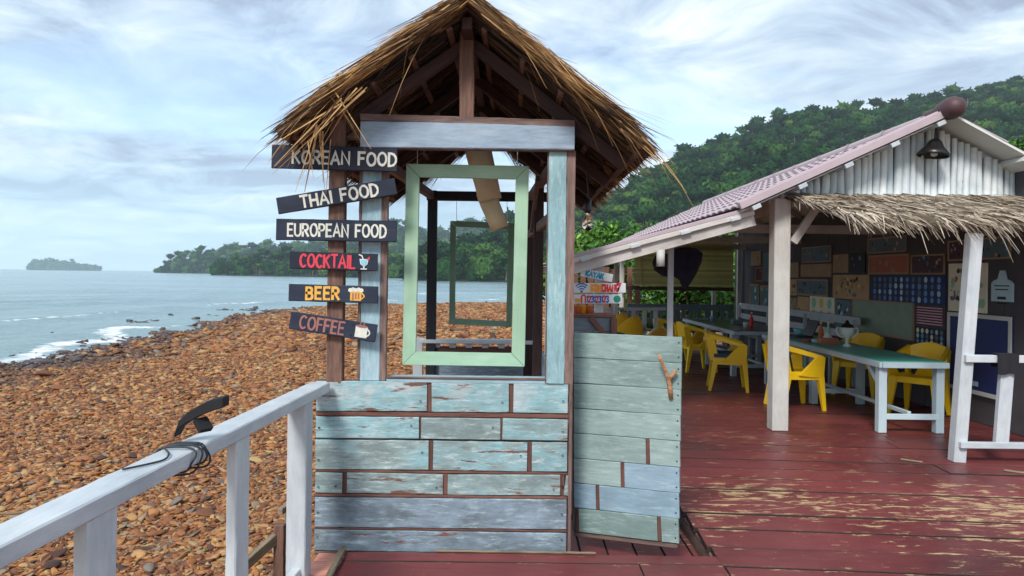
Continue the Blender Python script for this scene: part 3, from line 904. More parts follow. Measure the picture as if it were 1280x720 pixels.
# ---- far hills under jungle
def interp(tab, x):
    a = np.array(tab, float)
    return np.interp(x, a[:, 0], a[:, 1])
def crown_proto(seed, sub=3):
    bv, bf = ico(sub)
    o = Vector((seed * 7.1, seed * 3.3, seed))
    r = []
    for p in bv:
        q = Vector(p)
        a = noise.noise(q * 1.7 + o) * .5 + abs(noise.noise(q * 3.6 + o)) * .55 + noise.noise(q * 8 + o) * .22
        r.append(0.8 + a)
    v = bv * np.array(r)[:, None] * np.array([1, 1, .82])
    rg = np.random.default_rng(seed + 500)
    nl_ = 520
    dr_ = rg.normal(0, 1, (nl_, 3)); dr_[:, 2] = np.abs(dr_[:, 2]) - .35; dr_ /= np.linalg.norm(dr_, axis=1, keepdims=True)
    near = np.argmax(dr_ @ bv.T, axis=1)
    pc = v[near] * rg.uniform(.92, 1.14, (nl_, 1))
    nn_ = dr_ + rg.normal(0, .5, (nl_, 3)); nn_ /= np.linalg.norm(nn_, axis=1, keepdims=True)
    uu = np.cross(nn_, rg.normal(0, 1, (nl_, 3))); uu /= np.linalg.norm(uu, axis=1, keepdims=True)
    vv = np.cross(nn_, uu)
    sz_ = rg.uniform(.07, .17, (nl_, 1))
    lv = np.stack([pc - uu * sz_, pc + vv * sz_ * .8, pc + uu * sz_ * 1.1, pc - vv * sz_ * .7], 1).reshape(-1, 3)
    lf = np.arange(4 * nl_).reshape(nl_, 4) + len(v)
    lt = np.concatenate([lf[:, [0, 1, 2]], lf[:, [0, 2, 3]]])
    me = np_mesh('crown', np.concatenate([v * .95, lv]), np.concatenate([bf, lt]))
    me.materials.append(M_FOREST)
    return bpy.data.objects.new('crown_shape', me)
def tall_proto(seed):
    o = crown_proto(seed, 2)
    me = o.data
    n = len(me.vertices); co = np.empty(n * 3, np.float32); me.vertices.foreach_get('co', co)
    co = co.reshape(-1, 3) * np.array([.75, .75, .5]) + np.array([0, 0, 1.1])
    me.vertices.foreach_set('co', np.ascontiguousarray(co, np.float32).ravel())
    bm = bmesh.new(); bm.from_mesh(me)
    rs = [(-.6, .06), (.4, .045), (1.05, .03)]
    rings = [[bm.verts.new((r * math.cos(q * math.pi / 3) + .06 * z, r * math.sin(q * math.pi / 3), z)) for q in range(6)] for z, r in rs]
    for a, b_ in zip(rings, rings[1:]):
        for q in range(6):
            bm.faces.new((a[q], a[(q + 1) % 6], b_[(q + 1) % 6], b_[q])).material_index = 1
    bm.to_mesh(me); bm.free()
    me.materials.append(M_GREYWOOD)
    return o
PROTO = [crown_proto(k) for k in range(5)] + [tall_proto(k) for k in (7, 9)]
def forest_nodes(protos):
    ng = bpy.data.node_groups.new('forest', 'GeometryNodeTree')
    ng.interface.new_socket('Geometry', in_out='INPUT', socket_type='NodeSocketGeometry')
    ng.interface.new_socket('Geometry', in_out='OUTPUT', socket_type='NodeSocketGeometry')
    gi, go = ng.nodes.new('NodeGroupInput'), ng.nodes.new('NodeGroupOutput')
    g2i = ng.nodes.new('GeometryNodeGeometryToInstance')
    for p in protos:
        oi = ng.nodes.new('GeometryNodeObjectInfo')
        oi.inputs['Object'].default_value = p
        ng.links.new(oi.outputs['Geometry'], g2i.inputs[0])
    iop = ng.nodes.new('GeometryNodeInstanceOnPoints')
    ng.links.new(gi.outputs[0], iop.inputs['Points'])
    ng.links.new(g2i.outputs[0], iop.inputs['Instance'])
    iop.inputs['Pick Instance'].default_value = True
    def named(nm, typ):
        a = ng.nodes.new('GeometryNodeInputNamedAttribute')
        a.data_type = typ
        a.inputs[0].default_value = nm
        return a.outputs[0]
    ng.links.new(named('pick', 'INT'), iop.inputs['Instance Index'])
    ng.links.new(named('size', 'FLOAT_VECTOR'), iop.inputs['Scale'])
    ng.links.new(named('turn', 'FLOAT_VECTOR'), iop.inputs['Rotation'])
    ng.links.new(iop.outputs[0], go.inputs[0])
    return ng
FNG = forest_nodes(PROTO)
def forest(name, pts, size, label, seed, flat=1.0):
    rg = np.random.default_rng(seed)
    me = bpy.data.meshes.new(name)
    me.vertices.add(len(pts))
    me.vertices.foreach_set('co', np.ascontiguousarray(pts, np.float32).ravel())
    a = me.attributes.new('pick', 'INT', 'POINT'); a.data.foreach_set('value', rg.choice(len(PROTO), size=len(pts), p=[.193] * 5 + [.0175] * 2).astype(np.int32))
    s3 = size[:, None] * rg.uniform(.8, 1.2, (len(pts), 3)) * np.array([1, 1, flat])
    a = me.attributes.new('size', 'FLOAT_VECTOR', 'POINT'); a.data.foreach_set('vector', s3.astype(np.float32).ravel())
    tr = np.zeros((len(pts), 3)); tr[:, 2] = rg.uniform(0, 6.28, len(pts))
    a = me.attributes.new('turn', 'FLOAT_VECTOR', 'POINT'); a.data.foreach_set('vector', tr.astype(np.float32).ravel())
    me.materials.append(M_FOREST)
    o = bpy.data.objects.new(name, me)
    C.objects.link(o)
    md = o.modifiers.new('forest', 'NODES'); md.node_group = FNG
    return tag(o, label, 'forest', kind='stuff')
def hill(name, crest, yb_t, yc_t, px0, px1, n, crown_r, seed, flabel, lower, prof=1.15, spacing=1.5, flat=1.15):
    pxs = np.linspace(px0, px1, n)
    py = interp(crest, pxs)
    Yb, Yc = interp(yb_t, pxs), interp(yc_t, pxs)
    crest_pts = np.array([at(a, b_, c)[:] for a, b_, c in zip(pxs, py, Yc)])
    Zc = np.maximum(crest_pts[:, 2] - lower, SEA - 1)
    ub = np.array([at(a, 345, 1.0).x for a in pxs])
    uc = crest_pts[:, 0] / Yc
    nt_ = 26
    ts = np.linspace(0, 1.35, nt_)
    def surf(i, tt):
        """i float index along px, tt 0 base .. 1 crest .. 1.35 back"""
        f = lambda arr: np.interp(i, np.arange(n), arr)
        Y = f(Yb) + (f(Yc) - f(Yb)) * tt
        u = f(ub) + (f(uc) - f(ub)) * np.minimum(tt, 1)
        up = np.clip(tt, 0, 1) ** prof
        down = np.clip((tt - 1) / .35, 0, 1)
        z = (SEA - .6) + (f(Zc) - SEA + .6) * np.where(tt <= 1, up, 1 - down ** 1.5)
        x = u * Y
        bumpy = np.sin(x * .021 + seed) * np.sin(Y * .017 + seed * 2) * 0.06 * (f(Zc) - SEA) * np.sin(np.clip(tt, 0, 1) * math.pi)
        return x, Y, z + bumpy
    I, T = np.meshgrid(np.arange(n), ts, indexing='ij')
    x, y, z = surf(I.ravel(), T.ravel())
    idx = np.arange(n * nt_).reshape(n, nt_)
    q = np.stack([idx[:-1, :-1], idx[1:, :-1], idx[1:, 1:], idx[:-1, 1:]], -1).reshape(-1, 4)
    me = np_mesh(name, np.stack([x, y, z], -1), q)
    me.materials.append(M_HILL)
    me.polygons.foreach_set('use_smooth', np.ones(len(me.polygons), bool))
    o = bpy.data.objects.new(name, me); C.objects.link(o)
    tag(o, kind='structure')
    rg = np.random.default_rng(seed)
    # area-weighted points over the front and a little of the back
    width = np.hypot(np.diff(uc * Yc), np.diff(Yc)).sum()
    depth = np.hypot((Yc - Yb), Zc - SEA).mean()
    cnt = int(width * depth * 1.12 / (crown_r * spacing) ** 2)
    wgt = np.hypot(Yc - Yb, Zc - SEA)
    ii = rg.choice(n - 1, size=cnt, p=wgt[:-1] / wgt[:-1].sum()) + rg.uniform(0, 1, cnt)
    tt = rg.uniform(0.01, 1.1, cnt)
    x, y, z = surf(ii, tt)
    ok = z > SEA + .4
    r = np.clip(rg.lognormal(math.log(crown_r), .36, cnt), crown_r * .5, crown_r * 1.9)
    forest('forest', np.stack([x, y, z + r * .5], -1)[ok], r[ok], flabel, seed + 1, flat)

hill('hillside', [(400, 350), (480, 344), (520, 335), (545, 327), (580, 312), (620, 296), (640, 288), (690, 280), (740, 264), (800, 230), (845, 203), (877, 186), (927, 175), (954, 160), (1013, 148), (1085, 142), (1130, 133), (1198, 121), (1280, 105), (1400, 85), (1560, 75)],
     [(400, 330), (640, 315), (760, 260), (900, 215), (1280, 170), (1560, 150)], [(400, 345), (480, 375), (560, 430), (640, 480), (800, 560), (1000, 640), (1280, 700), (1560, 720)],
     430, 1500, 150, 4.2, 21, 'dense green jungle covering the steep mountainside behind the restaurant', 5.0)
hill('headland', [(360, 316), (420, 309), (455, 292), (490, 283), (515, 285), (535, 297), (560, 298), (585, 285), (610, 281), (640, 285), (700, 290), (800, 292)],
     [(360, 1000), (800, 900)], [(360, 1500), (800, 1500)], 360, 800, 70, 8.0, 33, 'hazy blue green forest on the high ridge far across the bay', 8.0)
hill('headland', [(190, 338.5), (200, 331), (214, 324), (232, 318), (262, 313), (300, 308), (340, 306), (380, 309), (430, 316), (520, 322)],
     [(190, 1150), (520, 1050)], [(190, 1180), (520, 1350)], 192, 520, 60, 5.0, 45, 'dark forest on the long low headland across the bay', 9.0)
hill('headland', [(262, 339), (290, 329), (320, 324), (350, 323), (400, 320), (450, 325), (500, 333), (540, 338)],
     [(262, 600), (540, 480)], [(262, 640), (540, 600)], 264, 540, 50, 3.6, 57, 'brighter green trees along the shore of the bay', 4.5)
hill('island', [(34, 334), (42, 326), (50, 324), (62, 325), (92, 328), (100, 331), (110, 332), (126, 334.2)],
     [(34, 3300), (126, 3300)], [(34, 3420), (126, 3420)], 35, 126, 40, 6.0, 69, 'small wooded island on the horizon', 10.0)

# haze of the humid sea air
hz = MB(); hz.box((0, 2250, 150), (5200, 4900, 306))
hzme = hz.mesh('haze')
m = bpy.data.materials.new('sea air'); m.use_nodes = True
t = m.node_tree; t.nodes.clear()
vo_ = N(t, 'ShaderNodeVolumePrincipled')
vo_.inputs['Color'].default_value = (0.78, 0.92, 1.0, 1)
vo_.inputs['Density'].default_value = 0.00017
vo_.inputs['Anisotropy'].default_value = 0.2
out = N(t, 'ShaderNodeOutputMaterial'); t.links.new(vo_.outputs[0], out.inputs['Volume'])
hzme.materials.append(m)
haze = bpy.data.objects.new('haze', hzme); C.objects.link(haze); tag(haze, kind='stuff')

# ---- decks (boards are pieces of the setting)
def board_deck(name, x0, x1, y0, y1, bw, axis, z, ang=0.0, th=0.035, seglen=3.0, seed=1, gap=.010):
    rg = random.Random(seed)
    root = bpy.data.objects.new(name, None); C.objects.link(root)
    root.location = (x0, y0, z); W[root.name] = Vector((x0, y0, z))
    tag(root, kind='structure')
    a0, a1, b0, b1 = (x0, x1, y0, y1) if axis == 'x' else (y0, y1, x0, x1)
    q = b0
    while q < b1 - 0.02:
        bwk = min(bw * rg.uniform(.92, 1.08), b1 - q)
        s_ = a0
        first = rg.uniform(.3, 1) * seglen
        while s_ < a1 - 0.02:
            e = min(a1, s_ + first)
            if a1 - e < .35: e = a1
            first = seglen * rg.uniform(.85, 1.1)
            zz_ = z - th / 2 + rg.uniform(-.004, .004)
            tl = rg.uniform(-.002, .002)
            if axis == 'x': p0, p1 = (s_ + .002, q + bwk / 2 - (s_ - a0) * ang, zz_), (e - .002, q + bwk / 2 - (e - a0) * ang, zz_ + tl)
            else: p0, p1 = (q + bwk / 2, s_ + .002, zz_), (q + bwk / 2, e - .002, zz_ + tl)
            seam_shade_sides(beam('board', p0, p1, bwk - gap, th, M_DECK, root, bev=.0025))
            s_ = e
        q += bwk
    return root
main = board_deck('deck', 1.19, 7.0, 3.1, 17.6, .30, 'x', 0.0, ang=.065, seglen=3.4, seed=3, gap=.021)
walk = board_deck('walkway', -.93, 1.19, 1.2, 4.13, .31, 'x', 0.002, seglen=2.6, seed=5)
low = board_deck('lower_deck', -1.05, 1.17, 4.17, 8.0, .17, 'y', -0.10, seglen=3.0, seed=8)
# underframe of the decks
beam('joist', (1.222, 3.2, -.10), (1.222, 17.4, -.10), .05, .12, M_EDGE, main)
for yy in (4.2, 7.0, 10.0, 13.5, 17.2):
    for xx in (1.3, 4.2, 6.8):
        beam('pile', (xx, yy, -1.9), (xx, yy, -.17), .14, .14, M_OLDWOOD, main)
for xx in (-.85, 1.1):
    for yy in (1.4, 4.0):
        beam('pile', (xx, yy, -1.9), (xx, yy, -.04), .12, .12, M_OLDWOOD, walk)
    for yy in (4.4, 7.7):
        beam('pile', (xx, yy, -1.9), (xx, yy, -.14), .12, .12, M_OLDWOOD, low)
beam('joist', (-.9, 4.10, -.10), (1.1, 4.10, -.10), .04, .12, M_EDGE, walk)
pk = plank('gangplank', (-1.02, 2.6, -.02), (-1.02, 4.12, -.02), .14, .03, M_PINKWOOD, None)
tag(pk, 'stained pink plank beside the foot of the white rail post', 'plank')
pk = plank('gangplank', (-.90, 3.0, .03), (-.945, 4.12, .03), .035, .02, M_GREYWOOD, None)
tag(pk, 'narrow grey batten at the end of the red walkway boards', 'batten')
pk = plank('floor_trim', (-.42, 4.135, .012), (.50, 4.13, .012), .016, .012, M_GREYWOOD, None)
tag(pk, 'chipped thin trim strip lying against the foot of the kiosk wall', 'trim strip')
for k, (px, py, l_) in enumerate([(1272, 590, .16), (1140, 576, .14)]):
    q = on_z(px, py, .012)
    pk = plank('wood_scrap', q - Vector((l_ / 2, -.05, 0)), q + Vector((l_ / 2, -.04, 0)), .03 - .02 * k, .014, M_GREYWOOD, None)
    tag(pk, ['pale broken scrap of wood on the deck by the leaning post', 'thin pale splinter on the red deck boards'][k], 'wood scrap')

# =================================================================== KIOSK
YF = 4.18
kiosk = thing('food_kiosk', (-.35, YF, 0), 'weathered teal plank kiosk with open window and shaggy thatched gable roof', 'kiosk')
XL, XR = at(395, 585, YF).x, at(709.5, 585, YF).x
def zpx(py, Y=YF, px=556):
    return at(px, py, Y).z
def xpx(px, py=350, Y=YF):
    return at(px, py, Y).x
mb = MB(); mb.box(((XL + XR) / 2, YF + .028, (zpx(477) + zpx(691)) / 2), (XR - XL, .02, zpx(477) - zpx(691)))
backing = mb.build('wall_backing', M_STRIP, kiosk)
ROWS = [(477, 515, [537, 639], M_PLANK), (521.5, 549, [525.5, 627], M_PLANK), (550.5, 588, [539, 662], M_PLANK),
        (591.5, 618, [431.5, 557, 703], M_PLANK), (622, 660, [], M_PLANKB), (663, 690, [], M_PLANKB)]
for k, (ya, yb, js, mt) in enumerate(ROWS):
    zc, hh = (zpx(ya) + zpx(yb)) / 2, zpx(ya) - zpx(yb)
    cuts = [XL] + [xpx(j, (ya + yb) / 2) for j in js] + [XR - .004]
    sw = .028 if k != 1 else .014
    for i in range(len(cuts) - 1):
        a = cuts[i] + (sw / 2 if i else 0)
        b_ = cuts[i + 1] - (sw / 2 if i < len(cuts) - 2 else 0)
        if b_ - a < .03: b_ = a + .03
        dz = random.uniform(-.003, .003)
        pl = plank('plank', (a, YF + random.uniform(-.003, .003), zc + dz), (b_, YF, zc - dz), .026, hh - .004, mt, kiosk, bev=.004)
    for j in cuts[1:-1]:
        beam('joint_strip', (j, YF + .006, zc - hh / 2), (j, YF + .006, zc + hh / 2), .018, sw * .95, M_STRIP, kiosk, up=(1, 0, 0), bev=.002)
    # nails
    nm = MB()
    for xx in [XL + .02, XR - .03] + [q - .05 for q in cuts[1:-1]]:
        nm.lathe([(0.0001, -.003), (.006, -.002), (.006, 0.004)], 8, (xx, YF - .0145, zc + random.uniform(-.2, .2) * hh), Matrix.Rotation(rad(90), 3, 'X'))
    nm.build('nails', M_STEEL, kiosk)
    if k < 5:
        za, zb_ = zpx(yb), zpx(ROWS[k + 1][0])
        if za - zb_ > .012:
            plank('joint_strip', (XL, YF + .002, (za + zb_) / 2), (XR, YF + .002, (za + zb_) / 2), .02, (za - zb_) * .8, M_STRIP, kiosk, bev=.002)
plank('base_strip', (XL, YF + .003, zpx(690) - .012), (XR, YF + .003, zpx(690) - .012), .03, .022, M_EDGE, kiosk)
plank('corner_trim', (xpx(712.5, 585), YF + .004, zpx(692)), (xpx(712.5, 585), YF + .004, zpx(477)), .05, .02, M_EDGE, kiosk, up=(1, 0, 0))
ztop = zpx(477)
# window sill
plank('sill', (xpx(484, 470), YF + .06, ztop + .006), (xpx(684, 470), YF + .06, ztop + .006), .15, .026, M_POST, kiosk)
beam('sill_strip', (xpx(484, 470), YF - .012, ztop + .022), (xpx(684, 470), YF - .012, ztop + .022), .02, .012, M_EDGE, kiosk)
# posts of the window
def painted_post(x0p, x1p, yt, yb, mat, e0, e1, Y=YF):
    xa, xb = xpx(x0p, (yt + yb) / 2, Y), xpx(x1p, (yt + yb) / 2, Y)
    za, zb_ = zpx(yb, Y), zpx(yt, Y)
    ea, eb = e0 / F * Y, e1 / F * Y
    p = plank('post', ((xa + ea + xb - eb) / 2, Y, za), ((xa + ea + xb - eb) / 2, Y, zb_), .045, xb - eb - xa - ea, mat, kiosk, up=(1, 0, 0))
    if e0: plank('post_edge', (xa + ea / 2, Y + .004, za), (xa + ea / 2, Y + .004, zb_), .045, ea * .97, M_EDGE, kiosk, up=(1, 0, 0), bev=.002)
    if e1: plank('post_edge', (xb - eb / 2, Y + .004, za), (xb - eb / 2, Y + .004, zb_), .045, eb * .97, M_EDGE, kiosk, up=(1, 0, 0), bev=.002)
painted_post(449, 485, 150, 476, M_POST, 4, 8, YF + .03)
painted_post(683, 718, 187, 477, M_POSTT, 1.5, 11)
beam('post', (xpx(420, 316, YF), YF + .02, ztop - .02), (xpx(421, 316, YF), YF + .02, zpx(140)), .07, .092, M_OLDWOOD, kiosk, up=(1, 0, 0))
# lintel: painted face and bare top edge
l0, l1 = at(452, 169, YF - .03), at(718, 172, YF - .03)
l1.z = l0.z + (at(718, 172, YF - .03).z - l0.z)
plank('lintel', l0, l1, .06, .150, M_BEAM, kiosk, bev=.005)
plank('lintel_edge', at(452, 147.5, YF - .028), at(718, 156, YF - .028), .066, .040, M_EDGE, kiosk)
plank('lintel_edge', at(452, 184.6, YF - .028), at(718, 188, YF - .028), .05, .016, M_EDGE, kiosk)
plank('king_post', at(584, 150, YF), at(584, 5, YF), .07, .085, M_OLDWOOD, kiosk, up=(1, 0, 0))
beam('side_beam', at(430, 165, YF + .05), at(452, 165, YF + .05), .05, .09, M_OLDWOOD, kiosk)
# back of the kiosk
YB = 6.6
xbl, xbr = xpx(540, 340, YB), xpx(662, 340, YB)
ztie = zpx(246, YB, 600)
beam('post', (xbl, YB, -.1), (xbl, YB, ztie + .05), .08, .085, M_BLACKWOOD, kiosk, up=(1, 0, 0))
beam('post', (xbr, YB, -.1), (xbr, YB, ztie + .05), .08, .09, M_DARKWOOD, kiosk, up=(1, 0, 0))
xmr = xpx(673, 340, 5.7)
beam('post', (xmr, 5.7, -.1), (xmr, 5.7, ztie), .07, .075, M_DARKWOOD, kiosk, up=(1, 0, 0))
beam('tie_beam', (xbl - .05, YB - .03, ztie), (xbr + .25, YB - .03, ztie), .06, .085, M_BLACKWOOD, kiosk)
for zz_ in (ztie, ztie - .34):
    beam('side_beam', (xbr, YB, zz_), (xpx(703, 220), YF + .06, zz_ + .01), .05, .07, M_EDGE, kiosk)
beam('side_beam', (xbl, YB, ztie), (xpx(455, 220), YF + .08, ztie + .01), .05, .07, M_EDGE, kiosk)
beam('brace', (xbr, YB - .6, ztie - .34), (xbr + .02, YB - 1.3, ztie), .03, .05, M_EDGE, kiosk)
# low back wall
zb1 = zpx(427, YB, 600)
beam('back_rail', (xbl - .1, YB + .02, zb1), (xbr + .1, YB + .02, zb1), .14, .035, M_WHITE, kiosk)
for k in range(6):
    xx = xbl + .05 + k * (xbr - xbl) / 6
    beam('spacer', (xx, YB + .02, zb1 - .06), (xx, YB + .02, zb1 - .02), .05, .06, M_WHITE, kiosk, up=(1, 0, 0))
beam('back_plank', (xbl, YB + .03, zpx(439, YB)), (xbr, YB + .03, zpx(439, YB)), .03, .085, M_STRIP, kiosk)
for k in range(4):
    zz_ = zpx(468, YB) - .17 * k
    beam('back_plank', (xbl - .05, YB + .05, zz_), (xbr + .1, YB + .05, zz_), .03, .16, M_PLANKB, kiosk)
xw = xpx(523, 445, 6.9)
beam('back_rail_post', (xw, 6.9, -.1), (xw, 6.9, zb1), .07, .09, M_WHITE, kiosk, up=(1, 0, 0))
# right side: low plank wall with hinged flap between the posts
for k in range(6):
    zz_ = .08 + .165 * k
    beam('side_plank', (xpx(704, 560) + .0, YF + .08, zz_), (xbr + .06, YB - .06, zz_), .026, .155, M_PLANKB, kiosk)

# ---- thatched roof
Y0R, Y1R = 3.86, 7.4
apex = at(583, 4, Y0R); eL = at(337, 176, Y0R); eR = at(827, 197, Y0R)
AX, AZ = apex.x, apex.z
roofmb = MB()
SL = {}
for s_, e in ((-1, eL), (1, eR)):
    d = Vector((e.x - AX, 0, e.z - AZ)); L = d.length; d.normalize()
    n_ = Vector((-d.z * s_, 0, d.x * s_))
    SL[s_] = (d, n_, L)
def slope_pt(s_, a, y, off):
    d, n_, L = SL[s_]
    return Vector((AX, y, AZ)) + d * a + n_ * off
for s_ in (-1, 1):
    d, n_, L = SL[s_]
    q = [slope_pt(s_, 0, Y0R + .06, .0), slope_pt(s_, L - .05, Y0R + .06, .0), slope_pt(s_, L - .05, Y1R - .05, .0), slope_pt(s_, 0, Y1R - .05, .0)]
    roofmb.plate(q, n_, .035)
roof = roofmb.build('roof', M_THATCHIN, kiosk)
beam('ridge_pole', (AX, Y0R + .1, AZ - .07), (AX, Y1R - .1, AZ - .07), .06, .07, M_DARKWOOD, roof)
for s_ in (-1, 1):
    d, n_, L = SL[s_]
    for yy in (YF + .02, 5.0, 5.8, YB):
        beam('rafter', slope_pt(s_, .03, yy, -.08), slope_pt(s_, L - .12, yy, -.08), .05, .07, M_DARKWOOD, roof, up=n_)
    for k in range(5):
        a = .14 + k * (L - .25) / 4
        beam('batten', slope_pt(s_, a, Y0R + .1, -.025), slope_pt(s_, a, Y1R - .1, -.025), .035, .022, M_OLDWOOD, roof, up=n_)

def strands(name, mat, parent, P, D, Ln, Wd, droop, tone, seed, seg=3):
    rg = np.random.default_rng(seed)
    n = len(P)
    D = D / np.linalg.norm(D, axis=1, keepdims=True)
    rv = rg.normal(0, 1, (n, 3))
    side = np.cross(D, rv); side /= np.linalg.norm(side, axis=1, keepdims=True)
    V = []
    for i in range(seg + 1):
        f = i / seg
        c = P + D * (Ln * f)[:, None] + np.array([0, 0, -1.0])[None] * (droop * Ln * f * f)[:, None]
        ww = (Wd * (1 - .75 * f ** 1.5) / 2)[:, None]
        V += [c + side * ww, c - side * ww]
    V = np.stack(V, 1)
    fs = []
    for i in range(seg):
        a = 2 * i
        fs.append([a, a + 1, a + 3, a + 2])
    k = 2 * (seg + 1)
    Fc = np.array(fs)[None] + (np.arange(n) * k)[:, None, None]
    me = np_mesh(name, V.reshape(-1, 3), Fc.reshape(-1, 4))
    a = me.attributes.new('tone', 'FLOAT', 'POINT')
    a.data.foreach_set('value', np.repeat(np.clip(tone, 0, 1), k).astype(np.float32))
    me.materials.append(mat)
    o = bpy.data.objects.new(name, me)
    link(o, parent, Matrix.Identity(4))
    tag(o, kind='stuff')
    return o
def roof_strands():
    rg = np.random.default_rng(77)
    P, D, Ln, Wd, Dr, To = [], [], [], [], [], []
    def put(n, s_, a0, a1, y0, y1, o0, o1, l0, l1, w0, w1, dr, t0, t1, spread=.12, ybias=0.0, nb=0.0):
        d, n_, L = SL[s_]
        d, n_ = np.array(d), np.array(n_)
        a = rg.uniform(a0, a1, n) * L; y = rg.uniform(y0, y1, n); off = rg.uniform(o0, o1, n)
        p = np.array([AX, 0, AZ])[None] + a[:, None] * d + off[:, None] * n_
        p[:, 1] = y
        # straw lies in bundles: neighbours share lean, tone and reach
        kb = max(6, n // 14)
        bi = (np.floor(a / L * 7).astype(int) * 97 + np.floor(y * 9).astype(int) * 31) % kb
        bl = rg.normal(0, spread * .9, (kb, 3)); bt = rg.normal(0, .2, kb); br = rg.uniform(.75, 1.15, kb)
        dd = d[None] + bl[bi] + rg.normal(0, spread * .7, (n, 3)) + np.array([0, ybias, 0]) + nb * n_[None]
        P.append(p); D.append(dd); Ln.append(rg.uniform(l0, l1, n) * br[bi]); Wd.append(rg.uniform(w0, w1, n))
        Dr.append(np.full(n, dr) * rg.uniform(.3, 1.5, n)); To.append(rg.uniform(t0, t1, n) + bt[bi])
    for s_ in (-1, 1):
        put(2600, s_, -.06, .80, Y0R - .03, Y0R + .16, .0, .06, .12, .26, .004, .010, .01, .2, 1.0, .05, -.03)   # verge
        put(150, s_, .0, .8, Y0R - .04, Y0R + .05, .02, .08, .15, .3, .003, .006, .03, .5, 1.0, .09, -.05)         # stray at the verge
        put(4200, s_, -.05, .66, Y0R, Y1R, .03, .08, .25, .45, .006, .014, .02, .2, .8, .05)                      # top
        put(3200, s_, .78, .93, Y0R - .02, Y1R + .03, -.02, .05, .05, .13, .005, .012, .06, .1, .8, .06)       # eave fringe
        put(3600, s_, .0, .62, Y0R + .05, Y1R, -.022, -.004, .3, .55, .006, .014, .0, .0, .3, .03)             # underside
        put(700, s_, -.02, .72, Y1R - .12, Y1R + .06, -.01, .08, .2, .45, .004, .010, .06, .2, .8, .12, .1)
        put(26, s_, .2, .95, Y0R - .03, Y0R + .1, -.02, .05, .15, .35, .003, .006, .5, .6, 1.0, .2, -.1)          # hanging loose
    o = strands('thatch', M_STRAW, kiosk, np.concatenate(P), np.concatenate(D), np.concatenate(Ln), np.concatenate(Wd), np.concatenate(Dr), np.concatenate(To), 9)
roof_strands()
# a torn tuft hanging at the left corner, in front of the top sign
rg = np.random.default_rng(31)
P, D, Ln = [], [], []
for (pa, pb) in [((455, 108), (345, 205)), ((430, 120), (352, 200)), ((440, 118), (375, 215)), ((425, 130), (340, 190)), ((452, 110), (385, 180)), ((440, 125), (395, 195)), ((420, 112), (455, 182)), ((424, 130), (458, 188)), ((400, 160), (412, 220)), ((380, 175), (395, 225)), ((405, 165), (409, 240)), ((430, 120), (362, 225)), ((398, 150), (372, 228)), ((410, 118), (445, 165))]:
    for q in range(2):
        a = at(pa[0] + rg.normal(0, 5), pa[1] + rg.normal(0, 4), 3.84 + rg.normal(0, .03)); b_ = at(pb[0] + rg.normal(0, 5), pb[1] + rg.normal(0, 6), 3.82 + rg.normal(0, .04))
        P.append(a[:]); D.append((b_ - a)[:]); Ln.append((b_ - a).length)
n = len(P)
strands('loose_straw', M_STRAW, kiosk, np.array(P), np.array(D), np.array(Ln), rg.uniform(.006, .013, n), rg.uniform(0, .06, n), rg.uniform(.55, 1, n), 12)

# =================================================================== SIGNS on the kiosk posts
def sign(name, corners, label, text, mat, h, x_off, icon=None, Y=None, wd=.013, wscale=.9, gap=.2, board=M_SIGN, th=.022):
    Y = Y or YF - .055
    a, b_, c, d = [at(px, py, Y) for px, py in corners]       # tl tr br bl
    p0, p1 = (a + d) / 2, (b_ + c) / 2
    p0.y = p1.y = Y
    hh = ((a - d).length + (b_ - c).length) / 2
    o = plank(name, p0, p1, th, hh, board, None, bev=.004, rough=.0018)
    tag(o, label, 'sign', 'menu signs nailed to the kiosk post')
    L = (p1 - p0).length
    y = -th / 2 - .0008
    if text:
        mb = MB()
        lettering(mb, text, -L / 2 + x_off * L, -h / 2, h, wd, y, gap, wscale=wscale)
        local_part('lettering', mb, mat, o)
    nm = MB()
    for sx in (.44, .72):
        for sz_ in (-.3, .3):
            nm.lathe([(0.0001, .0), (.004, .0), (.004, .004)], 6, (-L / 2 + sx * L, y + .0005, sz_ * hh), Matrix.Rotation(rad(90), 3, 'X'))
    local_part('nails', nm, M_STEEL, o)
    return o, L, hh, y
sign('menu_sign', [(340, 180), (497, 186), (496, 214.5), (341, 211)], 'black board painted KOREAN FOOD in cream, half under straw', 'KOREAN FOOD', M_CREAM, .070, .17, wd=.0135, wscale=1.0, gap=.22)
sign('menu_sign', [(345, 247), (493, 223.5), (497, 242.5), (350, 268.5)], 'tilted black board painted THAI FOOD in cream letters', 'THAI FOOD', M_CREAM, .066, .20, wd=.0130, wscale=1.05, gap=.24)
sign('menu_sign', [(346, 273.5), (496, 276), (496, 303), (346, 300)], 'black board painted EUROPEAN FOOD in cream letters', 'EUROPEAN FOOD', M_CREAM, .068, .10, wd=.0118, wscale=.82, gap=.19)
o, L, hh, y = sign('menu_sign', [(363, 314), (472, 317.5), (472, 339), (363, 336)], 'small black board painted COCKTAIL in red with a glass', 'COCKTAIL', M_RED, .070, .125, wd=.0130, wscale=.78, gap=.17)
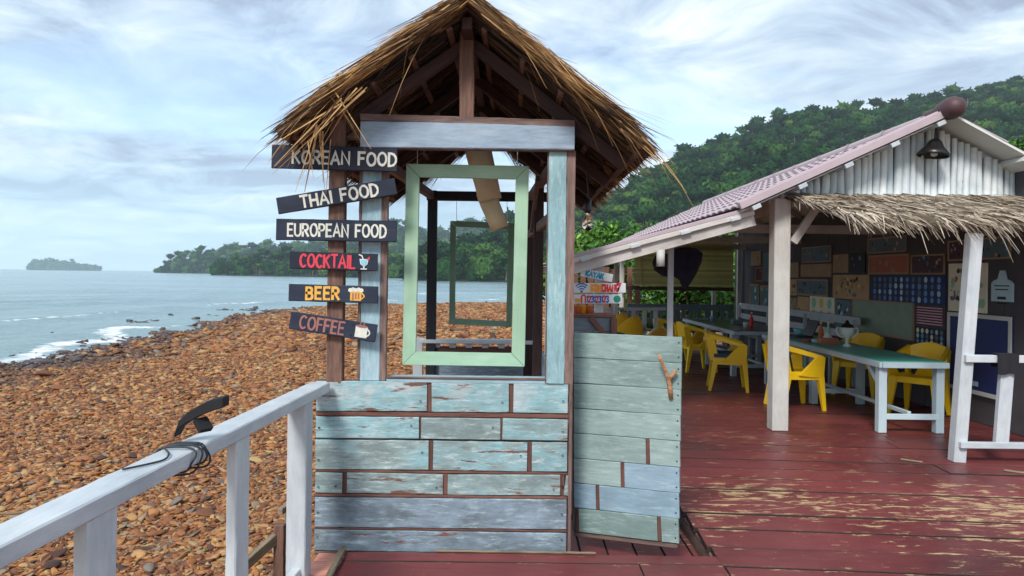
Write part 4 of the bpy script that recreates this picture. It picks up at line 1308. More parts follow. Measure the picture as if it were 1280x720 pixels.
# cocktail glass
cx = L / 2 - .075
mb = MB(); poly(mb, [(cx - .026, .018), (cx + .026, .018), (cx + .02, -.012), (cx + .006, -.022), (cx - .006, -.022), (cx - .02, -.012)], y); poly(mb, [(cx - .004, -.02), (cx + .004, -.02), (cx + .004, -.037), (cx - .004, -.037)], y); poly(mb, [(cx - .018, -.036), (cx + .018, -.036), (cx + .018, -.042), (cx - .018, -.042)], y)
stroke(mb, [(cx - .028, .042), (cx - .012, .036), (cx - .004, .015)], .006, y - .001)
g_ = local_part('cocktail_glass', mb, M_PAPER, o)
mb = MB(); poly(mb, [(cx - .020, .012), (cx + .020, .012), (cx + .015, -.010), (cx + .004, -.017), (cx - .004, -.017), (cx - .015, -.010)], y - .0018); local_part('drink', mb, M_LBLUE, g_)
mb = MB(); poly(mb, [(cx + .012, .016), (cx + .032, .034), (cx + .034, .014)], y - .0022); local_part('fruit_slice', mb, M_RED, g_)
o, L, hh, y = sign('menu_sign', [(362, 355), (473, 358), (472.5, 379.5), (361.5, 376)], 'small black board painted BEER in ochre with a mug', 'BEER', M_YELLOWL, .066, .20, wd=.0150, wscale=.95, gap=.28)
cx = L / 2 - .125
def mug(mb, cx, y, hw, z0, z1):
    poly(mb, [(cx - hw, z0), (cx + hw, z0), (cx + hw, z1), (cx - hw, z1)], y)
    stroke(mb, [(cx + hw * .9, z1 - .008)] + [(cx + hw + .016 * math.sin(q), z1 - .012 - (z1 - z0 - .022) * q / math.pi) for q in (.6, 1.2, 1.8, 2.4)] + [(cx + hw * .9, z0 + .008)], .008, y - .0006)
mb = MB(); mug(mb, cx, y, .032, -.036, .02)
g_ = local_part('beer_mug', mb, M_YELLOWL, o)
mb = MB()
for q in range(5): disc(mb, cx - .032 + q * .016, .024 + .004 * (q % 2), .012, y - .0016 - q * .0002)
local_part('froth', mb, M_CREAM, g_)
mb = MB()
for q in (-.016, 0, .016): poly(mb, [(cx + q - .004, -.026), (cx + q + .004, -.026), (cx + q + .004, .008), (cx + q - .004, .008)], y - .0016)
local_part('mug_flutes', mb, M_BROWNL, g_)
o, L, hh, y = sign('menu_sign', [(365, 389), (472, 406), (469, 427.5), (362, 411)], 'tilted small black board painted COFFEE in brown with a cup', 'COFFEE', M_BROWNL, .070, .12, wd=.0120, wscale=.84, gap=.19)
cx = L / 2 - .085
mb = MB(); mug(mb, cx, y, .034, -.036, .028); g_ = local_part('coffee_cup', mb, M_CREAM, o)
mb = MB(); disc(mb, cx, .028, .033, y - .0016, 16, .008); local_part('coffee', mb, M_BROWNL, g_)
mb = MB()
for q in (-.012, .008): stroke(mb, [(cx + q, .036), (cx + q + .006, .044), (cx + q, .052)], .005, y)
local_part('steam', mb, M_BROWNL, g_)

# =================================================================== hanging frames, bulb, shade
def hanging_frame(corners, Y, wpx, mat, label, strings, th=.03):
    tl, tr, br, bl = [at(px, py, Y) for px, py in corners]
    root = thing('empty_picture_frame', (tl + tr + br + bl) / 4, label, 'frame', 'empty frames hung in the kiosk window')
    wd = wpx / F * Y
    cen = (tl + tr + br + bl) / 4
    def inner(p):
        return Vector((p.x + math.copysign(wd, cen.x - p.x), p.y, p.z + math.copysign(wd, cen.z - p.z)))
    c = [tl, tr, br, bl]
    for i in range(4):
        a, b_ = c[i], c[(i + 1) % 4]
        ia, ib = inner(a), inner(b_)
        e = (b_ - a).normalized() * .0012
        # length along local X of its own frame
        mid = (a + b_) / 2
        d = (b_ - a).normalized(); yv = Vector((0, 1, 0)); zv = d.cross(yv).normalized()
        R = Matrix((d, yv, zv)).transposed()
        mb = MB()
        mb.plate([R.transposed() @ (q - mid) for q in (a + e, b_ - e, ib - e, ia + e)], (0, 1, 0), th)
        me = mb.mesh('frame_side')
        bm = bmesh.new(); bm.from_mesh(me); bmesh.ops.recalc_face_normals(bm, faces=bm.faces)
        bmesh.ops.bevel(bm, geom=bm.edges[:], offset=.002, segments=1, affect='EDGES'); bm.to_mesh(me); bm.free()
        me.materials.append(mat)
        link(bpy.data.objects.new('frame_side', me), root, Matrix.Translation(mid) @ R.to_4x4())
    for (xa, ya), (xb, yb) in strings:
        mb = MB(); mb.tube([at(xa, ya, Y + .012), at(xb, yb, Y + .012)], .0022, 5)
        mb.build('cord', M_PAPER, root)
hanging_frame([(508, 204.5), (661.5, 207.5), (656, 458.5), (503, 456)], 4.34, 16.5, M_FRAME, 'large pale green empty wooden frame hanging under the kiosk lintel', [((522, 178), (522, 208)), ((647, 182), (647, 210))])
hanging_frame([(563, 276), (643, 279), (640, 409), (561.5, 405)], 6.7, 7.2, M_FRAME2, 'smaller dull green empty frame hanging at the back of the kiosk', [((571, 240), (571, 278)), ((634, 240), (634, 281))])
# fabric shade: two tapered sleeves
sh = thing('pendant_lampshade', at(612, 190, 5.0), 'beige two piece fabric tube shade hanging bent under the roof', 'lampshade')
def sleeve(pts, rads, Y, name):
    mb = MB()
    mb.tube([at(px, py, Y) for px, py in pts], [r / F * Y for r in rads], 20, False)
    o = mb.build(name, M_FABRIC, sh, smooth=True, fix=False)
    md = o.modifiers.new('thickness', 'SOLIDIFY'); md.thickness = .006
    rim = MB()
    q0, q1 = at(*pts[-2], Y), at(*pts[-1], Y)
    d = (q1 - q0).normalized()
    a = d.cross(Vector((0, 1, 0))).normalized(); bb = a.cross(d).normalized()
    r = rads[-1] / F * Y
    rim.tube([q1 + (a * math.cos(k * math.pi / 10) + bb * math.sin(k * math.pi / 10)) * r for k in range(21)], .005, 6, False)
    rim.build('rim', M_FABRIC, o, smooth=True)
sleeve([(597, 184), (602, 205), (608, 228), (613, 250)], [15.5, 15, 14, 13.5], 5.0, 'upper_sleeve')
sleeve([(608, 240), (613, 256), (619, 270), (625, 285)], [12, 11, 10.5, 10.5], 5.03, 'lower_sleeve')
mb = MB(); mb.tube([at(597, 184, 5.0), at(596, 130, 5.0)], .003, 5); mb.build('cord', M_CORD, sh)
# bulb
bl_ = thing('light_bulb', at(735, 275, 4.7), 'clear filament bulb in a black holder hanging under the right eave', 'bulb')
mb = MB()
pb = at(735, 277, 4.7)
mb.lathe([(.0005, -.062), (.022, -.055), (.036, -.035), (.04, -.012), (.034, .012), (.022, .034), (.017, .05), (.016, .06)], 20, pb)
mb.build('glass', M_GLASS, bl_, smooth=True)
mb = MB(); mb.lathe([(.0005, .055), (.019, .056), (.021, .08), (.021, .14), (.012, .15), (.0005, .152)], 16, pb); mb.build('holder', M_METAL, bl_, smooth=True)
mb = MB(); mb.tube([pb + Vector((0, 0, .15)), pb + Vector((-.01, 0, .34))], .004, 6); mb.build('cable', M_METAL, bl_)
mb = MB()
for k in range(4):
    th = k * math.pi / 2
    mb.tube([pb + Vector((.006 * math.cos(th), .006 * math.sin(th), .045)), pb + Vector((.018 * math.cos(th), .018 * math.sin(th), .0)), pb + Vector((.008 * math.cos(th), .008 * math.sin(th), -.04))], .0012, 5)
mb.build('filament', M_TERRA, bl_)

# =================================================================== HALF GATE
gate = thing('half_gate', at(718, 670, 4.46), 'sea green weathered plank half gate beside the kiosk with forked twig handle', 'gate')
yl = [415.5, 446.5, 478.5, 510, 541, 572, 603, 634, 664]
yr = [421, 454, 487, 519, 551, 584, 616, 648, 679]
YL_, YR_ = 4.46, 4.20
for k in range(8):
    a0, a1 = at(718.5, yl[k], YL_), at(718.5, yl[k + 1], YL_)
    b0, b1 = at(853 - k * .55, yr[k], YR_), at(852.5 - k * .6, yr[k + 1], YR_)
    p0, p1 = (a0 + a1) / 2, (b0 + b1) / 2
    hh = ((a0 - a1).length + (b0 - b1).length) / 2 - .003
    mt = M_GATEB if k in (6,) else M_GATE
    js = {4: [.71], 5: [.475], 6: [.235], 7: [.03, .825]}.get(k, [])
    cuts = [0] + js + [1]
    for i in range(len(cuts) - 1):
        a = cuts[i] + (.019 if i else 0); b_ = cuts[i + 1] - (.019 if i < len(cuts) - 2 else 0)
        if b_ - a < .02: continue
        mt2 = M_GATEB if (k == 5 and i == 1) or k == 6 else M_GATE
        plank('plank', p0.lerp(p1, a), p0.lerp(p1, b_), .022, hh, mt2, gate, bev=.003, rough=.0014)
    n_ = (p1 - p0).normalized().cross(Vector((0, 0, 1))).normalized()
    for j in js:
        q = p0.lerp(p1, j)
        beam('joint_strip', q - Vector((0, 0, hh / 2)), q + Vector((0, 0, hh / 2)), .016, .024, M_STRIP, gate, up=(p1 - p0).normalized(), bev=.002)
    nm = MB()
    for s_ in (-.28, .28):
        q = p0.lerp(p1, .975) + Vector((0, 0, s_ * hh)) + n_ * .0118
        nm.lathe([(.0001, .001), (.005, .001), (.005, -.003)], 8, q, Matrix.Rotation(rad(90), 3, 'X'))
    nm.build('nails', M_STEEL, gate)
a, b_ = at(718.5, 667, YL_), at(848.5, 683, YR_)
beam('bottom_rail', a + Vector((0, .02, 0)), b_ + Vector((0, .02, 0)), .03, .035, M_EDGE, gate)
for f in (.04, .95):
    q0 = at(718.5, 418, YL_).lerp(at(853, 424, YR_), f) + Vector((0, .03, 0)); q1 = at(718.5, 664, YL_).lerp(at(848.5, 679, YR_), f) + Vector((0, .03, 0))
    beam('batten', q0, q1, .03, .07, M_EDGE, gate, up=(1, 0, 0))
mb = MB(); Yt = 4.205
mb.tube([at(839, 498, Yt), at(837.5, 485, Yt - .012), at(836, 474, Yt - .02), at(831, 461, Yt - .03), at(826, 450, Yt - .045), at(823.5, 443, Yt - .05)], [.014, .0145, .013, .0105, .010, .009], 9)
mb.tube([at(836.5, 478, Yt - .014), at(840, 470, Yt - .03), at(845, 463, Yt - .045)], [.011, .0105, .012], 9)
tw = mb.build('twig_handle', M_TWIG, gate, smooth=True)

# =================================================================== WHITE RAILING on the walkway
rail = thing('walkway_railing', (-1.1, 3.0, 0), 'white painted timber railing with wide top rail beside the walkway', 'railing')
zr = .975
ia, ib = Vector((-1.175, 1.0, zr)), Vector((-1.035, 4.12, zr))
dd = (ib - ia).normalized()
off = Vector((-.055, 0, -.028))
plank('top_rail', ia + off, ib + off, .112, .056, M_WHITE, rail, bev=.005)
for yy, wx, wy in ((3.79, .10, .12), (2.955, .042, .145), (2.015, .042, .145), (1.2, .042, .145)):
    xx = ia.x + (ib.x - ia.x) * (yy - ia.y) / (ib.y - ia.y) - wx / 2 - .005
    plank('baluster_post', (xx, yy, -.35), (xx, yy, zr - .056), wy, wx, M_WHITE, rail, up=(1, 0, 0), bev=.005)
beam('lower_rail', (-1.20, 1.0, .03), (-1.10, 3.75, .03), .045, .07, M_WHITE, rail)
# strap clamp and cord wound round the rail
st = thing('strap', at(250, 525, 2.7), 'bent black rubber strap sticking up from the white rail', 'strap')
Ys = 2.62
mb = MB()
pts = [(222, 544), (228, 530), (238, 522), (252, 514), (268, 507), (283, 503)]
wdt = [.008, .02, .026, .028, .03, .026]
vs = []
for (px, py), wd in zip(pts, wdt):
    p = at(px, py, Ys - .0)
    for dz_, dy in ((wd, -.03), (wd, .03), (-wd * .6, .03), (-wd * .6, -.03)):
        vs.append(p + Vector((0, dy, dz_ * .9)))
fs = [(0, 1, 2, 3), tuple(4 * 5 + q for q in (3, 2, 1, 0))]
for i in range(5):
    for q in range(4):
        fs.append((4 * i + q, 4 * i + (q + 1) % 4, 4 * i + 4 + (q + 1) % 4, 4 * i + 4 + q))
mb.add(vs, fs); mb.build('band', M_BLACK, st, bevel=.003)
mb = MB(); mb.bar(at(250, 524, Ys), at(258, 538, Ys - .02), .05, .02); mb.build('clip', M_BLACK, st)
cordmb = MB()
rc = lambda y: ia + (ib - ia) * ((y - ia.y) / (ib.y - ia.y))
for k in range(4):
    c0 = rc(2.50 + .035 * k) + Vector((-.056, 0, -.03))
    pts = []
    for q in range(25):
        th = q / 24 * 2 * math.pi
        ca, sa = math.cos(th), math.sin(th)
        sq = (abs(ca) ** 4 + abs(sa) ** 4) ** .25
        pts.append(c0 + Vector((.066 * ca / sq * (1 + .1 * math.sin(3 * th + k)), .02 * math.sin(th + k), .040 * sa / sq * (1 + (.5 if sa < 0 else .0) * (k % 2)))))
    cordmb.tube(pts, .0038, 6, False)
cordmb.tube(smooth_path([rc(2.5) + Vector((-.09, 0, .008)), rc(2.42) + Vector((-.035, 0, .010)), rc(2.36) + Vector((-.02, 0, .006)), rc(2.30) + Vector((-.045, 0, .006)), rc(2.24) + Vector((-.085, 0, .006))]), .0035, 6)
o = cordmb.build('cord_coil', M_CORD, None, smooth=True)
tag(o, 'dark cord wound in loops around the white top rail', 'cord')
mb = MB()
rp0, rp1 = rc(2.5) + Vector((-.11, 0, -.02)), on_z(-60, 622, -.9)
pts = []
for q in range(21):
    f = q / 20
    p = rp0.lerp(rp1, f); p.z -= .22 * math.sin(math.pi * f) * (1 - .3 * f)
    pts.append(p)
mb.tube(pts, .011, 6)
o = mb.build('rope', M_ROPE, None, smooth=True)
tag(o, 'long weathered rope stretched from the white rail out over the pebbles', 'rope')
# old stair rail outside the walkway
stair = thing('stair_handrail', (-1.6, 4.8, -1), 'old unpainted wooden handrail of steps down to the beach', 'handrail')
ra, rb = at(300, 712, 4.7), at(374, 646, 5.2)
beam('rail', ra, rb, .045, .07, M_GREYWOOD, stair)
p = at(347, 680, 4.95)
beam('post', (p.x, p.y + .05, -1.5), (p.x, p.y + .05, p.z + .12), .06, .07, M_OLDWOOD, stair, up=(1, 0, 0))
beam('post', (p.x + .09, p.y + .2, -1.5), (p.x + .09, p.y + .2, p.z + .22), .05, .06, M_GREYWOOD, stair, up=(1, 0, 0))
beam('rail', at(350, 640, 5.3), at(374, 622, 5.6), .04, .05, M_GREYWOOD, stair)
p = at(362, 630, 5.45)
beam('post', (p.x, p.y, -1.5), (p.x, p.y, p.z), .05, .06, M_GREYWOOD, stair, up=(1, 0, 0))

# =================================================================== RESTAURANT PAVILION
pav = thing('restaurant_pavilion', (3.5, 11.5, 0), 'open sided white beach restaurant with mauve tiled gable roof and bamboo gable wall', 'restaurant')
YV, YE = 7.25, 16.6                          # front verge and far end of the roof
RDG = at(1187, 142, YV); E1 = at(928, 259, YV)
XW = 5.25                                     # picture wall
# upper left slope: tile courses
sl = Vector((E1.x - RDG.x, 0, E1.z - RDG.z)); SLEN = sl.length; sl.normalize()
nl = Vector((sl.z, 0, -sl.x)); nl = nl if nl.z > 0 else -nl
def wavy(a0, a1, lift0, lift1, base, d, n_, y0, y1, per=.24, amp=.022, th=.012):
    ny = int((y1 - y0) / per * 8)
    ys_ = np.linspace(y0, y1, ny)
    wv = amp * np.abs(np.sin(np.pi * (ys_ - y0) / per)) 
    V, Fc = [], []
    for top in (1, 0):
        for a, lf in ((a0, lift0), (a1, lift1)):
            for y, h in zip(ys_, wv):
                p = base + d * a + n_ * (h + lf - (0 if top else th))
                V.append((p.x, y, p.z))
    for i in range(ny - 1):
        Fc += [(i, i + 1, ny + i + 1, ny + i), (2 * ny + i, 3 * ny + i, 3 * ny + i + 1, 2 * ny + i + 1), (ny + i, ny + i + 1, 3 * ny + i + 1, 3 * ny + i), (i, 2 * ny + i, 2 * ny + i + 1, i + 1)]
    Fc += [(0, ny, 3 * ny, 2 * ny), (ny - 1, 3 * ny - 1, 4 * ny - 1, 2 * ny - 1)]
    return V, Fc
rp = MB(); rp.plate([RDG + Vector((0, .03, 0)) - nl * .03, E1 + Vector((0, .03, 0)) - nl * .03, E1 + Vector((0, YE - YV, 0)) - nl * .03, RDG + Vector((0, YE - YV, 0)) - nl * .03], -nl, .012)
proof = rp.build('roof', M_SOFFIT, pav)
NC = 8
for k in range(NC):
    a0, a1 = SLEN * k / NC - .02, SLEN * (k + 1) / NC + .03
    mb = MB(); v_, f_ = wavy(a0, a1, .0, .020, Vector((RDG.x, 0, RDG.z)), sl, nl, YV + .05, YE)
    mb.add(v_, f_); mb.build('tile_course', M_TILE, proof, smooth=False)
for k, (dy, up_, hh) in enumerate(((0.0, .02, .075), (.05, .055, .03))):
    beam('verge_cap', RDG + nl * up_ + Vector((0, dy, 0)), E1 + nl * up_ + sl * .02 + Vector((0, dy, 0)), .06, hh, M_TILE, proof, up=nl)
for k in range(9):
    p = RDG + sl * (SLEN * (k + .5) / 9)
    if k % 2 == 0: beam('purlin_end', p - nl * .055 + Vector((0, -.035, 0)), p - nl * .055 + Vector((0, .35, 0)), .09, .045, M_WHITE, proof, up=nl)
# right slope
sr_ = Vector((1, 0, -.53)).normalized(); nr = Vector((.53, 0, 1)).normalized()
E3 = RDG + sr_ * 3.2
rp = MB(); rp.plate([RDG + nr * .0, E3, E3 + Vector((0, YE - YV, 0)), RDG + Vector((0, YE - YV, 0))], nr, .02)
rp.build('roof', M_SOFFIT, pav)
for k in range(5):
    mb = MB(); v_, f_ = wavy(3.2 * k / 5 - .02, 3.2 * (k + 1) / 5 + .03, .03, .05, Vector((RDG.x, 0, RDG.z)), sr_, nr, YV + .02, YE)
    mb.add(v_, f_); mb.build('tile_course', M_TILE, proof)
q = RDG + sr_ * .95
beam('purlin_end', q - nr * .04 + Vector((0, -.02, 0)), q - nr * .04 + Vector((0, .4, 0)), .16, .06, M_SOFFIT, proof, up=nr)
q = RDG + sr_ * 1.9
beam('purlin_end', q - nr * .04 + Vector((0, -.02, 0)), q - nr * .04 + Vector((0, .4, 0)), .16, .06, M_SOFFIT, proof, up=nr)
# ridge cap: a row of half round tiles ending in a dome
rc0 = RDG + Vector((0, -.02, .045))
RX = Matrix.Rotation(rad(90), 3, 'X')        # local z -> -y
mb = MB(); mb.lathe([(.0005, .16), (.05, .152), (.088, .12), (.108, .07), (.112, .0), (.10, -.1), (.068, -.22), (.06, -.42)], 20, rc0, RX)
mb.build('ridge_end', M_RIDGE, proof, smooth=True)
for k in range(10):
    mb = MB(); y0 = rc0.y + .4 + k * .88
    mb.lathe([(.062, -.9), (.062, 0), (.072, .0), (.072, .06)], 16, (rc0.x, y0, rc0.z - .03), RX)
    mb.build('ridge_tile', M_TILE, proof, smooth=False)
# lower lean-to on the left
A0 = Vector((2.46, YV + .12, 2.285)); A1 = Vector((.50, YV + .12, 1.735))
dl = (A1 - A0); LL = dl.length; dl.normalize(); nn = Vector((-dl.z, 0, dl.x)); nn = nn if nn.z > 0 else -nn
rp = MB(); rp.plate([A0, A1, A1 + Vector((0, 7.5, 0)), A0 + Vector((0, 7.5, 0))], nn, .012)
lean = rp.build('lean_to_roof', M_SOFFIT, pav)
for k in range(5):
    mb = MB(); v_, f_ = wavy(LL * k / 5 - .02, LL * (k + 1) / 5 + .03, .02, .036, Vector((A0.x, 0, A0.z)), dl, nn, YV + .15, YV + 7.6, amp=.018)
    mb.add(v_, f_); mb.build('tile_course', M_TILE, lean)
beam('verge_cap', A0 + nn * .03, A1 + nn * .03, .06, .04, M_TILE, lean, up=nn)
beam('fascia', A0 - nn * .085 + Vector((0, .03, 0)), A1 - nn * .085 + Vector((0, .03, 0)), .04, .13, M_FASCIA, lean, up=nn)
beam('fascia_trim', A0 - nn * .016 + Vector((0, .0, 0)), A1 - nn * .016 + Vector((0, .0, 0)), .06, .05, M_FASCIA, lean, up=nn)
for f in (.1, .36, .62, .88):
    p = A0.lerp(A1, f) - nn * .03
    beam('purlin_end', p + Vector((0, -.05, 0)), p + Vector((0, .3, 0)), .10, .035, M_WHITE, lean, up=nn)
for yy in (9.2, 11.2, 13.2):
    beam('rafter', A0 - nn * .07 + Vector((0, yy - YV, 0)), A1 - nn * .07 + Vector((0, yy - YV, 0)), .05, .1, M_FASCIA, lean, up=nn)
mb = MB(); cpt = at(826, 322, 7.35); mb.tube([cpt + Vector((0, 0, .08)), cpt + Vector((.0, 0, -.09))], .042, 14); mb.build('roof_pipe', M_WPOST, lean, smooth=True)
# posts
YP = 7.66
pb_ = on_z(972, 537, 0)
mp = beam('post', (pb_.x, pb_.y, 0), (pb_.x, pb_.y, 2.44), .17, .17, M_WPOST, pav, up=(1, 0, 0), bev=.008)
PX, PY = pb_.x, pb_.y
beam('brace', (PX + .14, PY, 1.98), (PX + .40, PY - .02, 2.4), .07, .08, M_WPOST, pav)
for (x_, y_, top) in ((at(749, 360, 7.5).x, 7.5, 1.74), (4.6, 16.4, 2.9), (XW - .05, 16.5, 2.9), (2.5, 16.4, 2.3), (.72, 14.5, 1.7)):
    beam('post', (x_, y_, 0), (x_, y_, top), .085, .085, M_WPOST, pav, up=(1, 0, 0))
pp = at(838, 380, 8.4)
beam('pole', (pp.x, 8.4, 0), (pp.x, 8.4, 2.0), .06, .06, M_WHITE, pav, up=(1, 0, 0))
for yy in (10.2, 13.2, 16.3):
    beam('tie_beam', (PX - .2, yy, 2.30), (6.4, yy, 2.30), .07, .12, M_FASCIA, pav)
beam('wall_plate', (PX, YP, 2.36), (PX, 16.5, 2.36), .08, .12, M_FASCIA, pav)
for yy in (9.2, 11.2, 13.2, 15.2):
    beam('rafter', E1 - nl * .09 + Vector((0, yy - YV, 0)), RDG - nl * .09 + Vector((0, yy - YV, 0)), .05, .09, M_FASCIA, pav, up=nl)
    beam('rafter', E3 - nr * .06 + Vector((0, yy - YV, 0)), RDG - nr * .06 + Vector((0, yy - YV, 0)), .05, .09, M_FASCIA, pav, up=nr)
# bamboo gable wall
GY = 7.62
beam('gable_rail', (PX - .1, GY + .05, 2.44), (7.0, GY + .05, 2.44), .06, .1, M_WPOST, pav)
x_ = PX - .02
rnd = random.Random(4)
while x_ < 6.6:
    r = rnd.uniform(.028, .046)
    x_ += r
    if x_ < RDG.x: zt = RDG.z + (x_ - RDG.x) * sl.z / sl.x - .055
    else: zt = RDG.z - (x_ - RDG.x) * .53 - .03
    zb_ = 2.36
    if zt - zb_ > .06:
        lean_ = rnd.uniform(-.012, .012)
        mb = MB()
        hgt = zt - zb_ - rnd.uniform(0, .02)
        mb.tube([(-hgt / 2, 0, 0), (-hgt * .1, .002, lean_ * .3), (hgt * .2, 0, lean_), (hgt / 2, 0, lean_)], [r, r * .98, r * 1.02, r * .94], 10)
        me = mb.mesh('bamboo_pole', smooth=True); me.materials.append(M_BAMBOO)
        o = bpy.data.objects.new('bamboo_pole', me)
        link(o, pav, Matrix.Translation((x_, GY - .02, zb_ + hgt / 2)) @ Matrix.Rotation(rad(-90), 4, 'Y'))
    x_ += r + rnd.uniform(.0005, .004)
mb = MB(); mb.plate([(PX + .05, GY + .03, 2.38), (6.6, GY + .03, 2.38), (6.6, GY + .03, RDG.z - (6.6 - RDG.x) * .53 - .05 if RDG.z - (6.6 - RDG.x) * .53 - .05 > 2.4 else 2.41), (RDG.x, GY + .03, RDG.z - .08), (PX + .05, GY + .03, RDG.z + (PX + .05 - RDG.x) * sl.z / sl.x - .07)], (0, 1, 0), .01)
mb.build('gable_backing', M_BAMBOO, pav)
# palm thatch awning
TA = Vector((0, 7.58, 2.47)); TB = Vector((0, 6.25, 2.11))
mb = MB(); mb.plate([(PX + .02, TA.y, TA.z - .03), (6.8, TA.y, TA.z - .03), (6.8, TB.y + .12, TB.z + .03), (PX + .2, TB.y + .12, TB.z + .03)], (0, 0, 1), .02)
awn = mb.build('awning', M_THATCHIN, pav)
for xx in (PX + .3, 4.6, 6.2):
    beam('awning_rafter', (xx, TA.y, TA.z - .07), (xx, TB.y + .15, TB.z - .02), .04, .05, M_FASCIA, awn)
beam('awning_pole', (PX + .2, TB.y + .25, TB.z + .02), (6.8, TB.y + .25, TB.z + .02), .04, .04, M_OLDWOOD, awn)
rg = np.random.default_rng(91)
def awning_strands(n, f0, f1, o0, o1, l0, l1, w0, w1, dr, t0, t1, seed, xb=0.0):
    f = rg.uniform(f0, f1, n)
    x = rg.uniform(PX + .02 + .14 * f, 6.8, n)
    off = rg.uniform(o0, o1, n)
    P = np.stack([x, TA.y + (TB.y - TA.y) * f, TA.z + (TB.z - TA.z) * f + off], -1)
    D = np.stack([rg.normal(.25 + xb, .35, n), np.full(n, TB.y - TA.y), np.full(n, TB.z - TA.z) + rg.normal(0, .1, n)], -1)
    return P, D, rg.uniform(l0, l1, n), rg.uniform(w0, w1, n), rg.uniform(0, dr, n), rg.uniform(t0, t1, n)
sets = [awning_strands(5200, -.02, .74, .0, .04, .2, .42, .008, .02, .15, .2, 1.0, 1), awning_strands(2400, .66, .96, -.02, .04, .12, .30, .008, .022, .5, .15, 1.0, 2), awning_strands(200, .82, 1.0, -.02, .05, .16, .36, .01, .024, .9, .4, 1.0, 3)]
strands('palm_thatch', M_PALM, pav, *[np.concatenate([s_[k] for s_ in sets]) for k in range(6)], 17)
# picture wall: boards, dark
rnd = random.Random(9)
for k in range(14):
    ya = 7.0 + k * .72
    beam('wall_board', (XW + .05, ya + .36, 0), (XW + .05, ya + .36, 2.75), .715, .03, M_BOARDDARK, pav, up=(1, 0, 0))
for k in range(4):
    xa = XW + .08 + k * .46
    beam('wall_board', (xa + .23, GY + .04, 0), (xa + .23, GY + .04, 2.40), .03, .455, M_BOARDDARK, pav, up=(1, 0, 0))
# cane blind at the far end, rolled to the height of the hedge
b0, b1 = at(793, 318, 16.2), at(917, 318, 16.2)
bz0, bz1 = at(850, 358, 16.2).z, at(850, 300, 16.2).z
bld = thing('cane_blind', (b0.lerp(b1, .5).x, 16.2, bz0), 'woven cane blind lowered across the far end of the restaurant', 'blind')
n = 22
for k in range(n):
    zz_ = bz0 + (bz1 - bz0) * (k + .5) / n
    beam('slat', (b0.x, 16.2, zz_), (b1.x, 16.2 + .006 * (k % 2), zz_), .012, (bz1 - bz0) / n * .96, M_TARP, bld, bev=.001)
beam('bottom_bar', (b0.x - .3, 16.18, bz0 - .05), (b1.x, 16.18, bz0 - .05), .06, .08, M_DARKWOOD, bld)
beam('fold', (b0.x + .18, 16.17, bz0), (b0.x + .10, 16.17, bz1), .02, .03, M_TARP, bld, up=(1, 0, 0))

# ---- leaning post with railing and cloth in front
lp = thing('porch_railing', on_z(1196, 578, 0), 'white railing with a leaning post under the palm thatch awning', 'railing')
q0, q1 = on_z(1196, 577, 0), at(1218, 292, 6.35)
beam('leaning_post', q0, q1, .10, .11, M_WHITE, lp, up=(1, 0, 0), bev=.006)
yy = q0.y
beam('top_rail', at(1206, 448, yy - .07), at(1210, 448, yy - .07) + Vector((2.2, 0, 0)), .05, .065, M_WHITE, lp)
beam('lower_rail', at(1200, 556, yy - .07), at(1206, 556, yy - .07) + Vector((2.2, 0, 0)), .045, .055, M_WHITE, lp)
beam('baluster', at(1251, 554, yy - .06), at(1259, 452, yy - .06), .05, .115, M_WHITE, lp, up=(1, 0, 0))
cl = MB(); c0 = at(1256, 447, yy - .07)
w2 = .09
pts = [(-.05, -.14), (-.05, .036), (.05, .036), (.05, -.08)]
prof = [Vector((0, a, b_)) for a, b_ in pts]
nx = 7
V, Fc = [], []
for i in range(nx):
    fx = -w2 + 2 * w2 * i / (nx - 1)
    for p in prof:
        V.append(c0 + p + Vector((fx, .006 * math.sin(i * 2), -.008 * math.sin(i * 1.3) * (1 if p.z < 0 else 0))))
for i in range(nx - 1):
    for j in range(3):
        Fc.append((i * 4 + j, i * 4 + j + 1, i * 4 + 5 + j, i * 4 + 4 + j))
cl.add(V, Fc)
o = cl.build('cloth', M_BLACK, None, smooth=False)
md = o.modifiers.new('thickness', 'SOLIDIFY'); md.thickness = .006
tag(o, 'small black cloth folded over the white porch rail', 'cloth')

# ---- gable lamp
gl_ = thing('barn_lamp', at(1168, 190, 7.4), 'black bell shaped lamp hanging from the gable peak', 'lamp')
p = at(1168, 186, 7.42)
tilt = Matrix.Rotation(rad(8), 3, 'Y')
mb = MB(); mb.lathe([(.15, -.075), (.155, -.06), (.125, -.02), (.09, .02), (.07, .06), (.055, .085), (.03, .10), (.0005, .105)], 24, p, tilt)
o = mb.build('shade', M_METAL, gl_, smooth=True); md = o.modifiers.new('thickness', 'SOLIDIFY'); md.thickness = .006
mb = MB(); mb.tube([p + Vector((.01, 0, .1)), p + Vector((.015, 0, .19)), p + Vector((.02, 0, .28))], .013, 8); mb.build('stem', M_METAL, gl_)
mb = MB(); mb.lathe([(.0005, -.08), (.03, -.07), (.035, -.04), (.02, .0), (.015, .05)], 12, p); mb.build('lamp_bulb', M_PAPER, gl_, smooth=True)

